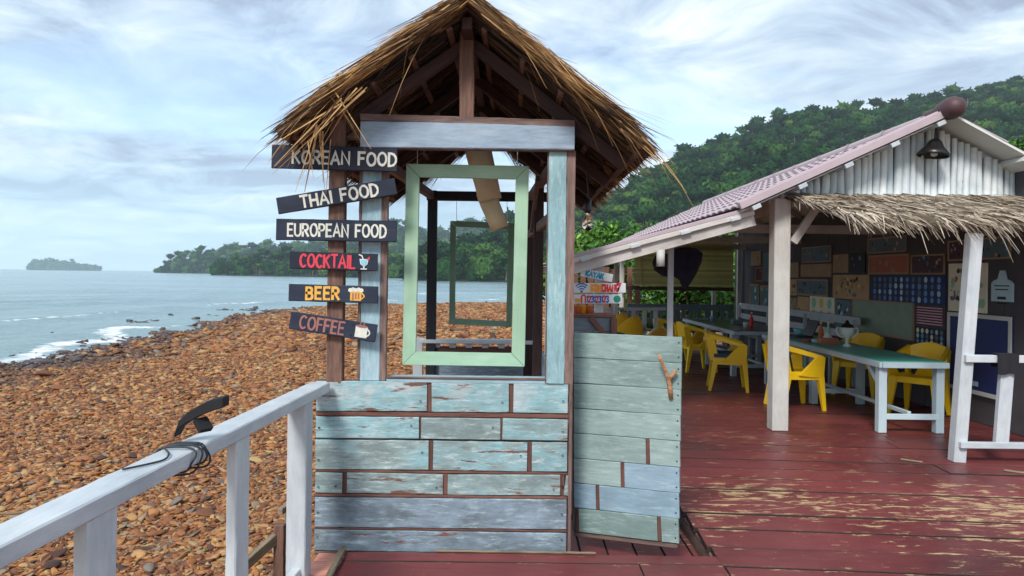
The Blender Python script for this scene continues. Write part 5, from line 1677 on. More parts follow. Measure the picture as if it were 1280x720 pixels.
# ---- wall pictures (the plane of the picture wall)
def picture(pxa, pya, pxb, pyb, label, mat, frame=None, fw=.0, name='poster', tilt=0, art=None):
    """upright rectangle on the wall; left/right and top/bottom as seen"""
    pm = (pxa + pxb) / 2
    a, b_ = on_x(pxa, (pya + pyb) / 2, XW - .0), on_x(pxb, (pya + pyb) / 2, XW)
    top, bot = on_x(pm, pya, XW).z, on_x(pm, pyb, XW).z
    wd, hh = a.y - b_.y, top - bot
    root = thing(name, (XW + .015, (a.y + b_.y) / 2, (top + bot) / 2), label, 'picture', 'pictures on the restaurant wall')
    # local frame: x to the viewer's right (towards -y), z up, facing -x
    Mx = Matrix.Translation((XW + .022, (a.y + b_.y) / 2, (top + bot) / 2)) @ Matrix.Rotation(rad(-90), 4, 'Z') @ Matrix.Rotation(tilt, 4, 'Y')
    sheet = bpy.data.objects.new('sheet', boxmesh(wd, .014, hh, .001, mat))
    link(sheet, root, Mx)
    if frame:
        for sx, sz_, l_, h_ in ((0, .5, wd, fw), (0, -.5, wd, fw), (-.5, 0, fw, hh - 2 * fw), (.5, 0, fw, hh - 2 * fw)):
            mb = MB(); mb.box((sx * (wd - fw if sx else 1), -.012, sz_ * (hh - fw if sz_ else 1)), (l_, .012, h_))
            local_part('frame_bar', mb, frame, sheet)
    if art: art(sheet, wd, hh, -.0082)
    return root
def grid_discs(cols, rows, mats, fr=.36, mx=.06):
    def f(sheet, wd, hh, y):
        groups = {}
        r_ = random.Random(int(wd * 1000))
        cw, ch = wd * (1 - mx) / cols, hh * (1 - mx) / rows
        for i in range(cols):
            for j in range(rows):
                mt = mats[r_.randrange(len(mats))]
                disc(groups.setdefault(mt.name, MB()), -wd / 2 + wd * mx / 2 + (i + .5) * cw, -hh / 2 + hh * mx / 2 + (j + .5) * ch, min(cw, ch) * fr * r_.uniform(.85, 1.05), y, 12)
        for nm, g in groups.items():
            local_part('print', g, MATS[nm], sheet)
    return f
def blobs(n, mats, seed):
    def f(sheet, wd, hh, y):
        r_ = random.Random(seed); groups = {}
        for k in range(n):
            mt = mats[r_.randrange(len(mats))]
            cx, cz = r_.uniform(-.4, .4) * wd, r_.uniform(-.38, .38) * hh
            rr = r_.uniform(.03, .09) * min(wd, hh) * 1.6
            pts = [(cx + rr * r_.uniform(.6, 1.2) * math.cos(q * math.pi / 4), cz + rr * r_.uniform(.6, 1.2) * math.sin(q * math.pi / 4)) for q in range(8)]
            poly(groups.setdefault(mt.name, MB()), pts, y - .00012 * k)
        for nm, g in groups.items(): local_part('print', g, MATS[nm], sheet)
    return f
def lines_art(n, mat, gapf=.5):
    def f(sheet, wd, hh, y):
        mb = MB()
        for k in range(n):
            z_ = hh * (.42 - .84 * k / (n - 1))
            poly(mb, [(-wd * .42, z_ - hh * .2 / n), (wd * .42, z_ - hh * .2 / n), (wd * .42, z_ + hh * .2 / n), (-wd * .42, z_ + hh * .2 / n)], y)
        local_part('print', mb, mat, sheet)
    return f
MP = {k: plain('poster ' + k, tuple(min(.8, q * 1.35) for q in srgb(*c)), .65, .25, 6) for k, c in dict(navy=(30, 44, 96), blue=(96, 136, 184), tan=(170, 138, 100), kraft=(146, 120, 92), slate=(78, 98, 108), sage=(120, 136, 120), brick=(150, 88, 66), cream=(206, 198, 178), gold=(206, 164, 80), mint=(130, 176, 150), pink=(196, 150, 160), ink=(28, 30, 40), ice=(160, 190, 206), plum=(70, 46, 60)).items()}
picture(1087, 344.5, 1180, 379, 'long navy poster printed with rows of pale blue round drawings', MP['navy'], art=grid_discs(12, 4, [MP['blue'], MP['slate'], MP['ice'], MP['blue']], .46))
picture(1085, 318, 1135, 343, 'brick brown ornamental print above the navy poster', MP['brick'], MP['kraft'], .03, art=blobs(16, [MP['kraft'], MP['tan'], MP['brick']], 3))
picture(1060, 316, 1080, 341, 'dark picture with a pale blue arched figure', MP['ink'], art=blobs(3, [MP['slate'], MP['blue']], 5))
picture(1040, 343.5, 1085, 374, 'tan collage with many dark figures', MP['tan'], art=blobs(34, [MP['ink'], MP['slate'], MP['gold'], MP['kraft']], 8))
picture(1064, 376, 1141, 420, 'large blank grey green board behind the long table', MP['sage'], MP['kraft'], .02, name='notice_board')
picture(1142, 383, 1180, 407, 'mauve sheet ruled with pale lines of text', MP['plum'], art=lines_art(7, MP['pink']))
picture(1142, 410, 1180, 446, 'dark panel covered with rows of blue and white bottle caps', MP['ink'], art=grid_discs(6, 5, [MP['blue'], MP['ice'], MP['cream'], MP['slate']], .47))
picture(1184, 329, 1232, 390, 'white menu sheet with food photographs', MP['cream'], art=blobs(44, [MP['brick'], MP['plum'], MP['tan'], MP['slate'], MP['mint'], MP['cream']], 14))
picture(1011, 371, 1042, 402, 'white print with six coloured rings', MP['cream'], art=grid_discs(3, 2, [MP['gold'], MP['mint'], MP['pink'], MP['gold']], .47))
picture(995, 349, 1034, 370, 'wide dark group picture in a tan frame', MP['slate'], MP['kraft'], .03, art=blobs(18, [MP['ink'], MP['slate']], 19))
picture(996, 371, 1010, 396, 'tan print with one dark rounded shape', MP['tan'], art=blobs(1, [MP['ink']], 2))
picture(1043, 375, 1062, 411, 'dark blue picture with pale patches beside the grey board', MP['slate'], art=blobs(14, [MP['ink'], MP['ice']], 22))
picture(984, 349, 994, 369, 'small tan print beside the white post', MP['tan'], art=blobs(4, [MP['ink'], MP['brick']], 23))
picture(984, 372, 995, 394, 'small sand coloured print low beside the post', MP['kraft'], art=blobs(5, [MP['slate']], 24))
picture(1000, 330, 1038, 346, 'brown textured panel high on the wall', MP['kraft'])
picture(944, 334, 953, 352, 'red brown bottle picture near the far corner', MP['plum'], MP['brick'], .03, art=blobs(1, [MP['ice']], 25))
picture(937, 355, 948, 385, 'tall pale blue portrait shaped print near the far corner', MP['slate'], MP['kraft'], .04, art=blobs(2, [MP['ice']], 26))
picture(950, 357, 962, 386, 'faded blue map like print beside the post', MP['slate'], MP['kraft'], .03, art=blobs(6, [MP['blue'], MP['mint']], 27))
picture(938, 314, 950, 332, 'small brown print high near the far corner', MP['kraft'], art=blobs(2, [MP['ink']], 28))
picture(953, 316, 962, 352, 'tall grey panel near the far corner', MP['slate'])
for (xa, ya, xb_, yb, mk, lb, nb_) in [(1138, 318, 1180, 343, 'plum', 'dark patterned print to the right of the brick brown one', 14), (1084, 296, 1132, 316, 'slate', 'shadowy grey panel over the brick brown print', 8), (1040, 318, 1059, 341, 'kraft', 'plain brown panel beside the arched figure picture', 3),
        (1062, 343, 1080, 343.5, 'ink', '', 0), (1002, 308, 1038, 328, 'slate', 'grey patterned panel high behind the white post', 9), (1184, 300, 1215, 326, 'plum', 'dark brown print above the white menu sheet', 9), (985, 328, 997, 347, 'kraft', 'narrow brown print above the small tan one', 3), (1221, 296, 1262, 324, 'slate', 'dim blue grey print above the cutting board sign', 10), (964, 322, 975, 352, 'tan', 'tan print half hidden behind the white post', 4)]:
    if nb_: picture(xa, ya, xb_, yb, lb, MP[mk], MP['kraft'] if nb_ > 3 else None, .02, art=blobs(nb_, [MP['ink'], MP['tan'], MP['slate'], MP['blue']], nb_ * 7))
# the big blue framed picture standing against the wall (plain stand-in print)
bp_ = picture(1183, 393, 1263, 494, 'large plain navy picture in a white frame leaning low on the wall', MP['navy'], M_PAPER, .045, name='framed_picture', tilt=rad(0), art=lambda sh_, wd, hh, y: [(lambda m_: (poly(m_, [(-.10 * wd, -.40 * hh), (.02 * wd, -.40 * hh), (.02 * wd, -.34 * hh), (-.10 * wd, -.34 * hh)], y), local_part('print', m_, MP['ice'], sh_)))(MB())])
# cutting board shaped sign
cb = thing('board_sign', on_x(1251, 360, XW), 'pale cutting board shaped sign with lines of text on the dark wall', 'sign')
a, b_ = on_x(1238, 360, XW), on_x(1265, 360, XW)
wd, top, mid_, bot = a.y - b_.y, on_x(1251, 338, XW).z, on_x(1251, 351, XW).z, on_x(1251, 377, XW).z
Mx = Matrix.Translation((XW + .01, (a.y + b_.y) / 2, 0)) @ Matrix.Rotation(rad(-90), 4, 'Z')
mb = MB(); h2 = wd / 2
mb.plate([(-h2, 0, bot), (h2, 0, bot), (h2, 0, mid_ - .03), (h2 * .8, 0, mid_), (h2 * .4, 0, mid_ + .02), (h2 * .32, 0, top - .05), (h2 * .2, 0, top), (-h2 * .2, 0, top), (-h2 * .32, 0, top - .05), (-h2 * .4, 0, mid_ + .02), (-h2 * .8, 0, mid_), (-h2, 0, mid_ - .03)], (0, 1, 0), .015)
me = mb.mesh('board'); me.materials.append(MP['ice']); bd = link(bpy.data.objects.new('board', me), cb, Mx)
mb = MB()
for z_, l_, h_ in ((mid_ - .06, .7, .012), (mid_ - .10, .6, .012), (mid_ - .20, .4, .03), (mid_ - .25, .45, .02)):
    poly(mb, [(-h2 * l_, z_), (h2 * l_, z_), (h2 * l_, z_ + h_), (-h2 * l_, z_ + h_)], -.001)
local_part('print', mb, MP['ink'], bd)

# =================================================================== FURNITURE
def table(name, x0, x1, y0, y1, top, label, legs_y, cat='table', w_leg=.085):
    root = thing(name, ((x0 + x1) / 2, (y0 + y1) / 2, 0), label, cat)
    mb = MB(); mb.box(((x0 + x1) / 2, (y0 + y1) / 2, .745), (x1 - x0 - .02, y1 - y0 - .02, .018)); mb.build('table_top', top, root, bevel=.003)
    for xx in (x0, x1): beam('apron', (xx, y0, .715), (xx, y1, .715), .03, .06, M_TABLEW, root)
    for yy in (y0, y1): beam('apron', (x0 + .016, yy, .715), (x1 - .016, yy, .715), .03, .06, M_TABLEW, root)
    for yy in legs_y:
        for xx in (x0 + .05, x1 - .05):
            beam('leg', (xx, yy, 0), (xx, yy, .684), w_leg, w_leg, M_TABLEW, root, up=(1, 0, 0))
        beam('stretcher', (x0 + .09, yy - .03, .17), (x1 - .06, yy - .03, .17), .03, .06, M_TABLEW, root)
    xm = (x0 + x1) / 2
    beam('long_stretcher', (xm, legs_y[0], .20), (xm, legs_y[-1], .20), .04, .04, M_TABLEW, root)
    return root
t1 = table('dining_table', 3.84, 4.54, 7.47, 11.0, M_GREENTOP, 'long table with green top and pale legs behind the white post', [7.56, 9.25, 10.9])
beam('leg_brace', (3.89, 7.6, .50), (3.89, 7.82, .68), .04, .05, M_TABLEW, t1)
table('dining_table', 3.58, 4.62, 11.55, 15.0, M_DARKTOP, 'long dark topped table towards the far end of the restaurant', [11.75, 13.3, 14.8])

def chair():
    root = thing('armchair', (0, 0, 0), 'x', 'chair', 'yellow plastic armchairs at the tables')
    # faces +X; origin on the floor
    mb = MB(); mb.plate([(-.20, -.20, .425), (.21, -.235, .44), (.21, .235, .44), (-.20, .20, .425)], (0, 0, 1), .022)
    mb.bar((.20, -.23, .42), (.20, .23, .42), .03, .06); mb.bar((-.19, -.19, .41), (-.19, .19, .41), .03, .06)
    mb.bar((-.19, -.2, .41), (.2, -.23, .42), .03, .06); mb.bar((-.19, .2, .41), (.2, .23, .42), .03, .06)
    mb.build('seat', M_CHAIR, root, bevel=.003)
    for sy in (-1, 1):
        mb = MB(); mb.bar((.20, .225 * sy, .46), (.245, .262 * sy, 0), .095, .075, up=(1, 0, 0), w1=.042, h1=.042); mb.build('leg', M_CHAIR, root, bevel=.004)
        mb = MB(); mb.bar((-.18, .195 * sy, .46), (-.265, .235 * sy, 0), .09, .075, up=(1, 0, 0), w1=.042, h1=.042); mb.build('leg', M_CHAIR, root, bevel=.004)
        mb = MB()                                # faceted arm: sloping rail, folded front gusset, back strut
        a, f, r_ = Vector((-.27, .215 * sy, .775)), Vector((.215, .275 * sy, .645)), Vector((-.205, .205 * sy, .44))
        mid_ = Vector((-.03, .25 * sy, .452))
        mb.bar(a, f, .065, .04, up=(0, sy, 0), w1=.05, h1=.036)
        mb.plate([f + Vector((.02, 0, .012)), (.23, .25 * sy, .41), (.09, .25 * sy, .41), mid_ + Vector((-.05, 0, -.02)), mid_ + Vector((-.01, 0, .03)), f + Vector((-.09, 0, .015))], (0, sy, 0), .028)
        mb.bar(a, r_, .11, .035, up=(0, sy, 0), w1=.12, h1=.035)
        mb.bar((-.20, .215 * sy, .425), (.2, .24 * sy, .425), .04, .10, up=(0, 0, 1))
        mb.build('arm', M_CHAIR, root, bevel=.003)
    mb = MB()
    n = 9
    V, Fc = [], []
    for i in range(n):
        f = i / (n - 1) * 2 - 1
        xx = -.285 + .06 * f * f
        top = .845 - .06 * f * f
        lo = .57 + .05 * abs(f)
        V += [(xx, f * .225, lo), (xx - .03, f * .225, top), (xx - .055, f * .225, top), (xx - .025, f * .225, lo)]
    for i in range(n - 1):
        for q in range(4):
            Fc.append((4 * i + q, 4 * i + (q + 1) % 4, 4 * i + 4 + (q + 1) % 4, 4 * i + 4 + q))
    Fc += [(0, 1, 2, 3), tuple(4 * (n - 1) + q for q in (3, 2, 1, 0))]
    mb.add(V, Fc)
    mb.bar((-.295, 0, .60), (-.20, 0, .44), .16, .02, up=(1, 0, 0), w1=.26, h1=.02)
    mb.build('backrest', M_CHAIR, root, bevel=0)
    return root
proto = chair()
spots = [(3.53, 8.95, 5, 'yellow plastic armchair tucked close behind the white post, black cushion'),
         (3.12, 10.35, -12, 'yellow plastic armchair with slate blue seat cushion at the end of the dark table'),
         (3.18, 12.35, 8, 'yellow plastic armchair at the middle of the dark table'),
         (3.12, 14.05, 0, 'yellow plastic armchair at the far end of the dark table'),
         (4.86, 8.55, 222, 'yellow plastic armchair under the bottle cap panel'),
         (4.84, 10.0, 226, 'yellow plastic armchair under the large grey green board')]
for i, (x_, y_, a, lb) in enumerate(spots):
    o = proto if i == 0 else copy_tree(proto)
    o.location = (x_, y_, 0); o.rotation_euler = (0, 0, rad(a)); o['label'] = lb
def cushion(x_, y_, a, mat, label, upright=False):
    mb = MB()
    bm = bmesh.new(); bmesh.ops.create_cube(bm, size=1)
    bmesh.ops.subdivide_edges(bm, edges=bm.edges[:], cuts=5, use_grid_fill=True)
    for v_ in bm.verts:
        e = max(abs(v_.co.x), abs(v_.co.y)) * 2
        v_.co = Vector((v_.co.x * .46, v_.co.y * .47, v_.co.z * (.10 - .05 * e ** 3)))
    me = bpy.data.meshes.new('cushion'); bm.to_mesh(me); bm.free()
    me.polygons.foreach_set('use_smooth', [True] * len(me.polygons)); me.materials.append(mat)
    o = bpy.data.objects.new('cushion', me); C.objects.link(o)
    if upright:
        o.location = (x_ - .17, y_, .60); o.rotation_euler = (0, rad(78), rad(a))
        o.scale = (.75, .95, 1)
    else:
        o.location = (x_ + .02, y_, .495); o.rotation_euler = (0, rad(2), rad(a))
    tag(o, label, 'cushion')
cushion(3.12, 10.35, -12, M_CUSHION, 'slate blue cushion on a yellow chair seat')
cushion(3.53, 8.95, 5, M_BLACK, 'black cushion propped in the chair behind the post', True)
# benches
bn = thing('wall_bench', (4.95, 13.4, 0), 'white slatted bench along the picture wall', 'bench')
xb = XW - .12
for zz_, hh in ((.98, .12), (.76, .11)):
    beam('back_slat', (xb, 10.6, zz_), (xb, 16.2, zz_), .03, hh, M_WHITE, bn)
for k in range(3): beam('seat_slat', (xb - .1 - .13 * k, 10.6, .45), (xb - .1 - .13 * k, 16.2, .45), .12, .03, M_WHITE, bn)
for yy in (10.7, 12.5, 14.3, 16.1):
    beam('leg', (xb - .03, yy, 0), (xb - .03, yy, 1.0), .05, .06, M_WHITE, bn, up=(1, 0, 0)); beam('leg', (xb - .38, yy, 0), (xb - .38, yy, .435), .05, .06, M_WHITE, bn, up=(1, 0, 0))
g0, g1 = at(784, 388, 15.8), at(914, 388, 15.8)
bn = thing('back_bench', ((g0.x + g1.x) / 2, 15.8, 0), 'blue grey bench with pierced backrest at the far end', 'bench')
za, zb_ = at(850, 384, 15.8).z, at(850, 401, 15.8).z
beam('back_rail', (g0.x, 15.8, za), (g1.x, 15.8, za), .04, .13, M_GREYP, bn)
beam('back_rail', (g0.x, 15.8, zb_), (g1.x, 15.8, zb_), .04, .12, M_GREYP, bn)
k = 0
xx = g0.x + .05
while xx < g1.x:
    beam('slat', (xx, 15.8, zb_ + .06), (xx, 15.8, za - .065), .03, .09, M_GREYP, bn, up=(1, 0, 0)); xx += .17
for k in range(3): beam('seat_slat', (g0.x, 15.7 - .13 * k, .45), (g1.x, 15.7 - .13 * k, .45), .12, .03, M_GREYP, bn)
for xx in (g0.x + .05, (g0.x + g1.x) / 2, g1.x - .05):
    beam('leg', (xx, 15.83, 0), (xx, 15.83, za), .05, .06, M_GREYP, bn, up=(1, 0, 0)); beam('leg', (xx, 15.4, 0), (xx, 15.4, .435), .05, .06, M_GREYP, bn, up=(1, 0, 0))
# things on the tables
tz = .755
p = on_z(1046, 424, tz)
tr = thing('trophy', (4.18, 9.2, tz), 'white two handled trophy cup on the green table', 'trophy')
c = Vector((4.22, 9.05, tz))
mb = MB(); mb.lathe([(.0005, .0), (.05, .0), (.05, .02), (.018, .04), (.016, .09), (.04, .11), (.075, .16), (.085, .24), (.08, .24), (.065, .15), (.0005, .12)], 18, c); mb.build('cup', M_PAPER, tr, smooth=True)
for s_ in (-1, 1):
    mb = MB(); mb.tube([c + Vector((s_ * .08, 0, .225)), c + Vector((s_ * .13, 0, .235)), c + Vector((s_ * .14, 0, .19)), c + Vector((s_ * .10, 0, .13)), c + Vector((s_ * .05, 0, .11))], .009, 7); mb.build('handle', M_PAPER, tr, smooth=True)
mb = MB(); mb.lathe([(.082, .24), (.07, .27), (.03, .29), (.015, .33), (.0005, .335)], 16, c); mb.build('lid', M_METAL, tr, smooth=True)
tb = thing('tissue_box', (4.1, 9.45, tz), 'brown tissue box with a white tissue on the green table', 'tissue box')
c = Vector((4.14, 9.42, tz))
mb = MB(); mb.box(c + Vector((0, 0, .04)), (.22, .13, .08)); mb.build('box', MP['brick'], tb, bevel=.004)
mb = MB(); mb.lathe([(.06, .08), (.045, .11), (.03, .14), (.0005, .16)], 7, c); mb.build('tissue', M_PAPER, tb)
lt = thing('laptop', (4.2, 10.4, tz), 'open black laptop standing on the green table', 'laptop')
c = Vector((4.2, 10.5, tz))
mb = MB(); mb.box(c + Vector((0, 0, .01)), (.25, .36, .02)); mb.build('base', M_METAL, lt, bevel=.003)
Rk = Matrix.Rotation(rad(25), 3, 'Y')
mb = MB(); mb.box(c + Vector((.17, 0, .13)), (.012, .36, .25), Rk); mb.build('screen', M_METAL, lt, bevel=.003)
mb = MB(); c = Vector((4.05, 9.75, tz)); mb.box(c + Vector((0, 0, .012)), (.16, .09, .022), Matrix.Rotation(.4, 3, 'Z'))
o = mb.build('wallet', M_SCARLET, None, bevel=.006); tag(o, 'small red case on the green table near the laptop', 'case')
mb = MB(); c = Vector((4.08, 9.6, tz)); mb.box(c + Vector((0, 0, .02)), (.14, .09, .04), Matrix.Rotation(-.3, 3, 'Z'))
o = mb.build('packet', MP['ice'], None, bevel=.008); tag(o, 'pale blue packet on the green table beside the tissue box', 'packet')
mb = MB(); mb.lathe([(.04, .0), (.06, .02), (.085, .09), (.08, .09), (.05, .02), (.0005, .012)], 16, (4.35, 10.9, tz)); o = mb.build('bowl', M_LBLUE, None, smooth=True); tag(o, 'pale turquoise bowl on the table behind the laptop', 'bowl')
mb = MB(); c = Vector((4.1, 13.1, tz)); mb.box(c + Vector((0, 0, .04)), (.18, .12, .08)); mb.box(c + Vector((.05, 0, .1)), (.06, .06, .06)); o = mb.build('condiment_box', M_GREYP, None, bevel=.006); tag(o, 'small grey box on the dark topped table', 'box')

def bottle(x_, y_, mat, label):
    root = thing('bottle', (x_, y_, tz), label, 'bottle')
    mb = MB(); mb.lathe([(.0005, 0), (.032, 0), (.034, .01), (.034, .13), (.014, .18), (.013, .23), (.0005, .23)], 14, (x_, y_, tz)); mb.build('body', mat, root, smooth=True)
    mb = MB(); mb.lathe([(.015, .225), (.015, .25), (.0005, .25)], 10, (x_, y_, tz)); mb.build('cap', M_PAPER, root, smooth=True)
bottle(4.3, 10.0, M_TERRA, 'brown sauce bottle on the green table behind the trophy')
bottle(4.38, 9.95, MP['mint'], 'pale green bottle on the green table behind the trophy')
bottle(4.2, 12.6, M_SCARLET, 'red sauce bottle on the dark topped table')
for k, (x_, y_, mt, lb) in enumerate(((4.0, 12.3, M_PAPER, 'white cup on the near end of the dark topped table'), (3.9, 14.0, MP['blue'], 'blue cup on the far half of the dark topped table'))):
    mb = MB(); mb.lathe([(.0005, 0), (.03, 0), (.042, .09), (.038, .09), (.028, .01), (.0005, .008)], 14, (x_, y_, tz)); o = mb.build('cup', mt, None, smooth=True); tag(o, lb, 'cup')

# draped dark cloth at the thin pole
mb = MB()
def drape(outline, Y, depth, seed):
    cxp = sum(p[0] for p in outline) / len(outline); cyp = sum(p[1] for p in outline) / len(outline)
    rings = [1.0, .8, .55, .28]
    V, Fc = [], []
    n = len(outline)
    for side in (-1, 1):
        base = len(V)
        for k, r in enumerate(rings):
            for i, (px, py) in enumerate(outline):
                bulge = depth * math.sqrt(max(0, 1 - r * r)) * (1 + .35 * math.sin(i * 1.9 + seed))
                V.append(at(cxp + (px - cxp) * r, cyp + (py - cyp) * r, Y + side * bulge))
        V.append(at(cxp, cyp, Y + side * depth))
        for k in range(len(rings) - 1):
            for i in range(n):
                a, b_ = base + k * n + i, base + k * n + (i + 1) % n
                Fc.append((a, b_, b_ + n, a + n))
        for i in range(n):
            Fc.append((base + 3 * n + i, base + 3 * n + (i + 1) % n, base + 4 * n))
    return V, Fc
v_, f_ = drape([(841, 312), (850, 309.5), (862, 309), (872, 311), (879, 317), (877, 328), (872, 340), (866, 350), (858, 362), (853, 360), (849, 350), (840, 344), (836, 330)], 8.75, .13, 1); mb.add(v_, f_)
v_, f_ = drape([(840, 317), (830, 317), (819, 320), (815.5, 328), (818, 338), (828, 345), (838, 347), (841, 330)], 8.78, .12, 4); mb.add(v_, f_)
hm = mb
o = hm.build('draped_cloth', M_NAVY, None, smooth=True)
tag(o, 'bunched dark navy cloth hanging from the thin white pole', 'cloth')

# ---- kayak hire signs on the thin post
def info_sign(corners, Y, label, parts, th=.02):
    a, b_, c, d = [at(px, py, Y) for px, py in corners]
    p0, p1 = (a + d) / 2, (b_ + c) / 2
    hh = ((a - d).length + (b_ - c).length) / 2
    o = beam('info_sign', p0, p1, th, hh, M_SIGNW, None, bev=.003)
    tag(o, label, 'sign', 'painted signs on the restaurant post')
    L = (p1 - p0).length
    parts(o, L, hh, -th / 2 - .0008)
def kayak_art(o, L, hh, y):
    mb = MB(); h = hh * .62; tw_ = textwidth('KAYAK', h, .16, .95)
    lettering(mb, 'KAYAK', -tw_ / 2 - .02, -h / 2, h, .016, y, .16, wscale=.95); local_part('lettering', mb, M_TEALL, o)
info_sign([(727, 335), (766.5, 343), (765, 353), (725.5, 345)], 7.42, 'small tilted white board painted KAYAK in teal', kayak_art)
def wifi_art(o, L, hh, y):
    h = hh * .68
    x = -L / 2 + .20
    for s_, mt in (('K', M_ORANGE), ('OH', M_ORANGE), ('CHA', M_SCARLET), ('NG', M_RED)):
        mb = MB(); x = lettering(mb, s_, x, -h / 2, h, .020, y, .18, wscale=.60); local_part('lettering', mb, mt, o)
    mb = MB(); lettering(mb, '7', L / 2 - .09, -h / 2 + .01, h, .018, y, .1); local_part('lettering', mb, M_RED, o)
    mb = MB()
    for r in (.03, .055, .08): stroke(mb, [(-L / 2 + .10 + a, -.035 + b_) for a, b_ in arc(0, 0, r, r, 45, 135, 8)], .012, y)
    disc(mb, -L / 2 + .10, -.035, .012, y); local_part('wifi_symbol', mb, M_BLUEL, o)
info_sign([(715, 354), (782.5, 354), (782, 366), (715, 366)], 7.43, 'white board painted KOHCHANG 7 in orange and red with wifi mark', wifi_art)
def pass_art(o, L, hh, y):
    h = hh * .66; x = -L / 2 + .155
    for i, ch in enumerate('123123123'):
        mb = MB(); x = lettering(mb, ch, x, -h / 2, h, .015, y, .16, wscale=.62); local_part('lettering', mb, [M_BLUEL, M_RED, M_BLUEL][i % 3] if i < 6 else [M_BLUEL, M_RED, M_BLUEL][i - 6], o)
    mb = MB(); disc(mb, L / 2 - .055, 0, .038, y); local_part('dot', mb, M_GREENL, o)
    mb = MB(); poly(mb, [(-L / 2 + .03, -.035), (-L / 2 + .085, -.035), (-L / 2 + .085, .005), (-L / 2 + .03, .005)], y); local_part('padlock', mb, M_ORANGE, o)
    mb = MB(); stroke(mb, [(-L / 2 + .10, -.035), (-L / 2 + .10, .02)] + [(-L / 2 + .12 + a, .02 + b_) for a, b_ in arc(0, 0, .02, .02, 160, 20, 6)] + [(-L / 2 + .14, -.035)], .016, y); local_part('arch', mb, M_SCARLET, o)
info_sign([(715, 368), (778, 368), (778, 379.5), (715, 379.5)], 7.43, 'white board painted with the digits 123123123', pass_art)

# low grey counter behind the gate
ct = thing('side_counter', at(740, 400, 6.9), 'dark grey planked counter box with diagonal brown brace behind the gate', 'counter')
c0, c1 = at(716, 396, 6.9), at(767, 396, 6.9)
for k in range(7):
    zz_ = c0.z - .07 - .14 * k
    beam('plank', (c0.x, 6.9, zz_), (c1.x, 6.9, zz_), .025, .135, M_GREYP, ct)
beam('counter_top', (c0.x - .02, 7.05, c0.z + .012), (c1.x + .02, 7.05, c0.z + .012), .36, .03, M_STRIP, ct)
beam('corner_post', (c1.x, 6.88, 0), (c1.x, 6.88, c0.z - .01), .05, .06, M_STRIP, ct, up=(1, 0, 0))
beam('brace', at(738, 397, 6.87), at(762, 425, 6.87), .02, .05, M_STRIP, ct)
for k, (px, mt) in enumerate(((722, M_TERRA), (729, M_ORANGE), (737, M_TERRA))):
    c = at(px, 394, 7.05)
    mb = MB(); mb.lathe([(.0005, 0), (.03, 0), (.04, .07), (.044, .075), (.036, .07), (.0005, .06)], 12, (c.x, c.y, c0.z + .028))
    o = mb.build('flower_pot', mt, None, smooth=True)
    tag(o, ['small terracotta pot beside the kiosk post on the counter', 'small orange pot between two terracotta pots on the counter', 'small terracotta pot at the open end of the counter'][k], 'pot')

# kayaks leaning on the far deck railing
def kayak(tip, tail, label, k):
    tip, tail = Vector(tip), Vector(tail)
    mb = MB(); n, rn = 14, 12
    d = tip - tail
    dirn = d.normalized(); side = dirn.cross(Vector((0, 0, 1))).normalized(); up = side.cross(dirn)
    V, Fc = [], []
    for i in range(n):
        f = i / (n - 1)
        r = max(.012, math.sin(math.pi * f) ** .6 * .30)
        rise = .10 * abs(2 * f - 1) ** 3
        for q in range(rn):
            th = 2 * math.pi * q / rn
            V.append(tail + d * f + side * (r * math.cos(th)) + up * (r * .5 * math.sin(th) + rise))
    for i in range(n - 1):
        for q in range(rn):
            Fc.append((i * rn + q, i * rn + (q + 1) % rn, (i + 1) * rn + (q + 1) % rn, (i + 1) * rn + q))
    Fc += [tuple(range(rn)), tuple((n - 1) * rn + q for q in reversed(range(rn)))]
    mb.add(V, Fc)
    root = thing('kayak', tail.lerp(tip, .5), label, 'kayak', 'yellow kayaks behind the gate')
    mb.build('hull', M_KAYAK, root, smooth=True)
    c = tail.lerp(tip, .45) + up * .17
    mb = MB(); mb.tube([c + dirn * (.38 * math.cos(q * math.pi / 10)) + side * (.19 * math.sin(q * math.pi / 10)) for q in range(21)], .02, 6, False); mb.build('cockpit_rim', M_METAL, root)
for (px, py, Y, dx, lb) in ((781, 397, 10.7, .75, 'yellow kayak with its nose raised highest behind the counter box'), (797, 401, 10.5, .9, 'yellow kayak leaning beside the highest nose near the counter box'), (828, 415, 10.9, .7, 'low yellow kayak showing just above the gate top beside the thin pole')):
    tip = at(px, py, Y)
    kayak(tip, (tip.x - dx, Y - 1.7, .16), lb, 0)
# far deck railing
fr = thing('deck_railing', at(780, 410, 13.5), 'pale grey deck railing with diagonal brace beyond the kayaks', 'railing')
r0, r1 = at(716, 387, 13.6), at(832, 386, 13.6)
beam('top_rail', r0, r1, .06, .06, M_WHITE, fr)
beam('lower_rail', r0 - Vector((0, 0, .85)), r1 - Vector((0, 0, .85)), .05, .05, M_WHITE, fr)
xx = r0.x + .1
while xx < r1.x:
    beam('baluster', (xx, 13.6, r0.z - .85), (xx, 13.6, r0.z), .04, .07, M_WHITE, fr, up=(1, 0, 0)); xx += .21
beam('brace', at(776, 388, 13.5), at(806, 414, 13.5), .04, .07, M_GREYP, fr)
p = at(770, 390, 13.4)
beam('post', (p.x, 13.4, 0), (p.x, 13.4, 2.0), .07, .07, M_WHITE, fr, up=(1, 0, 0))
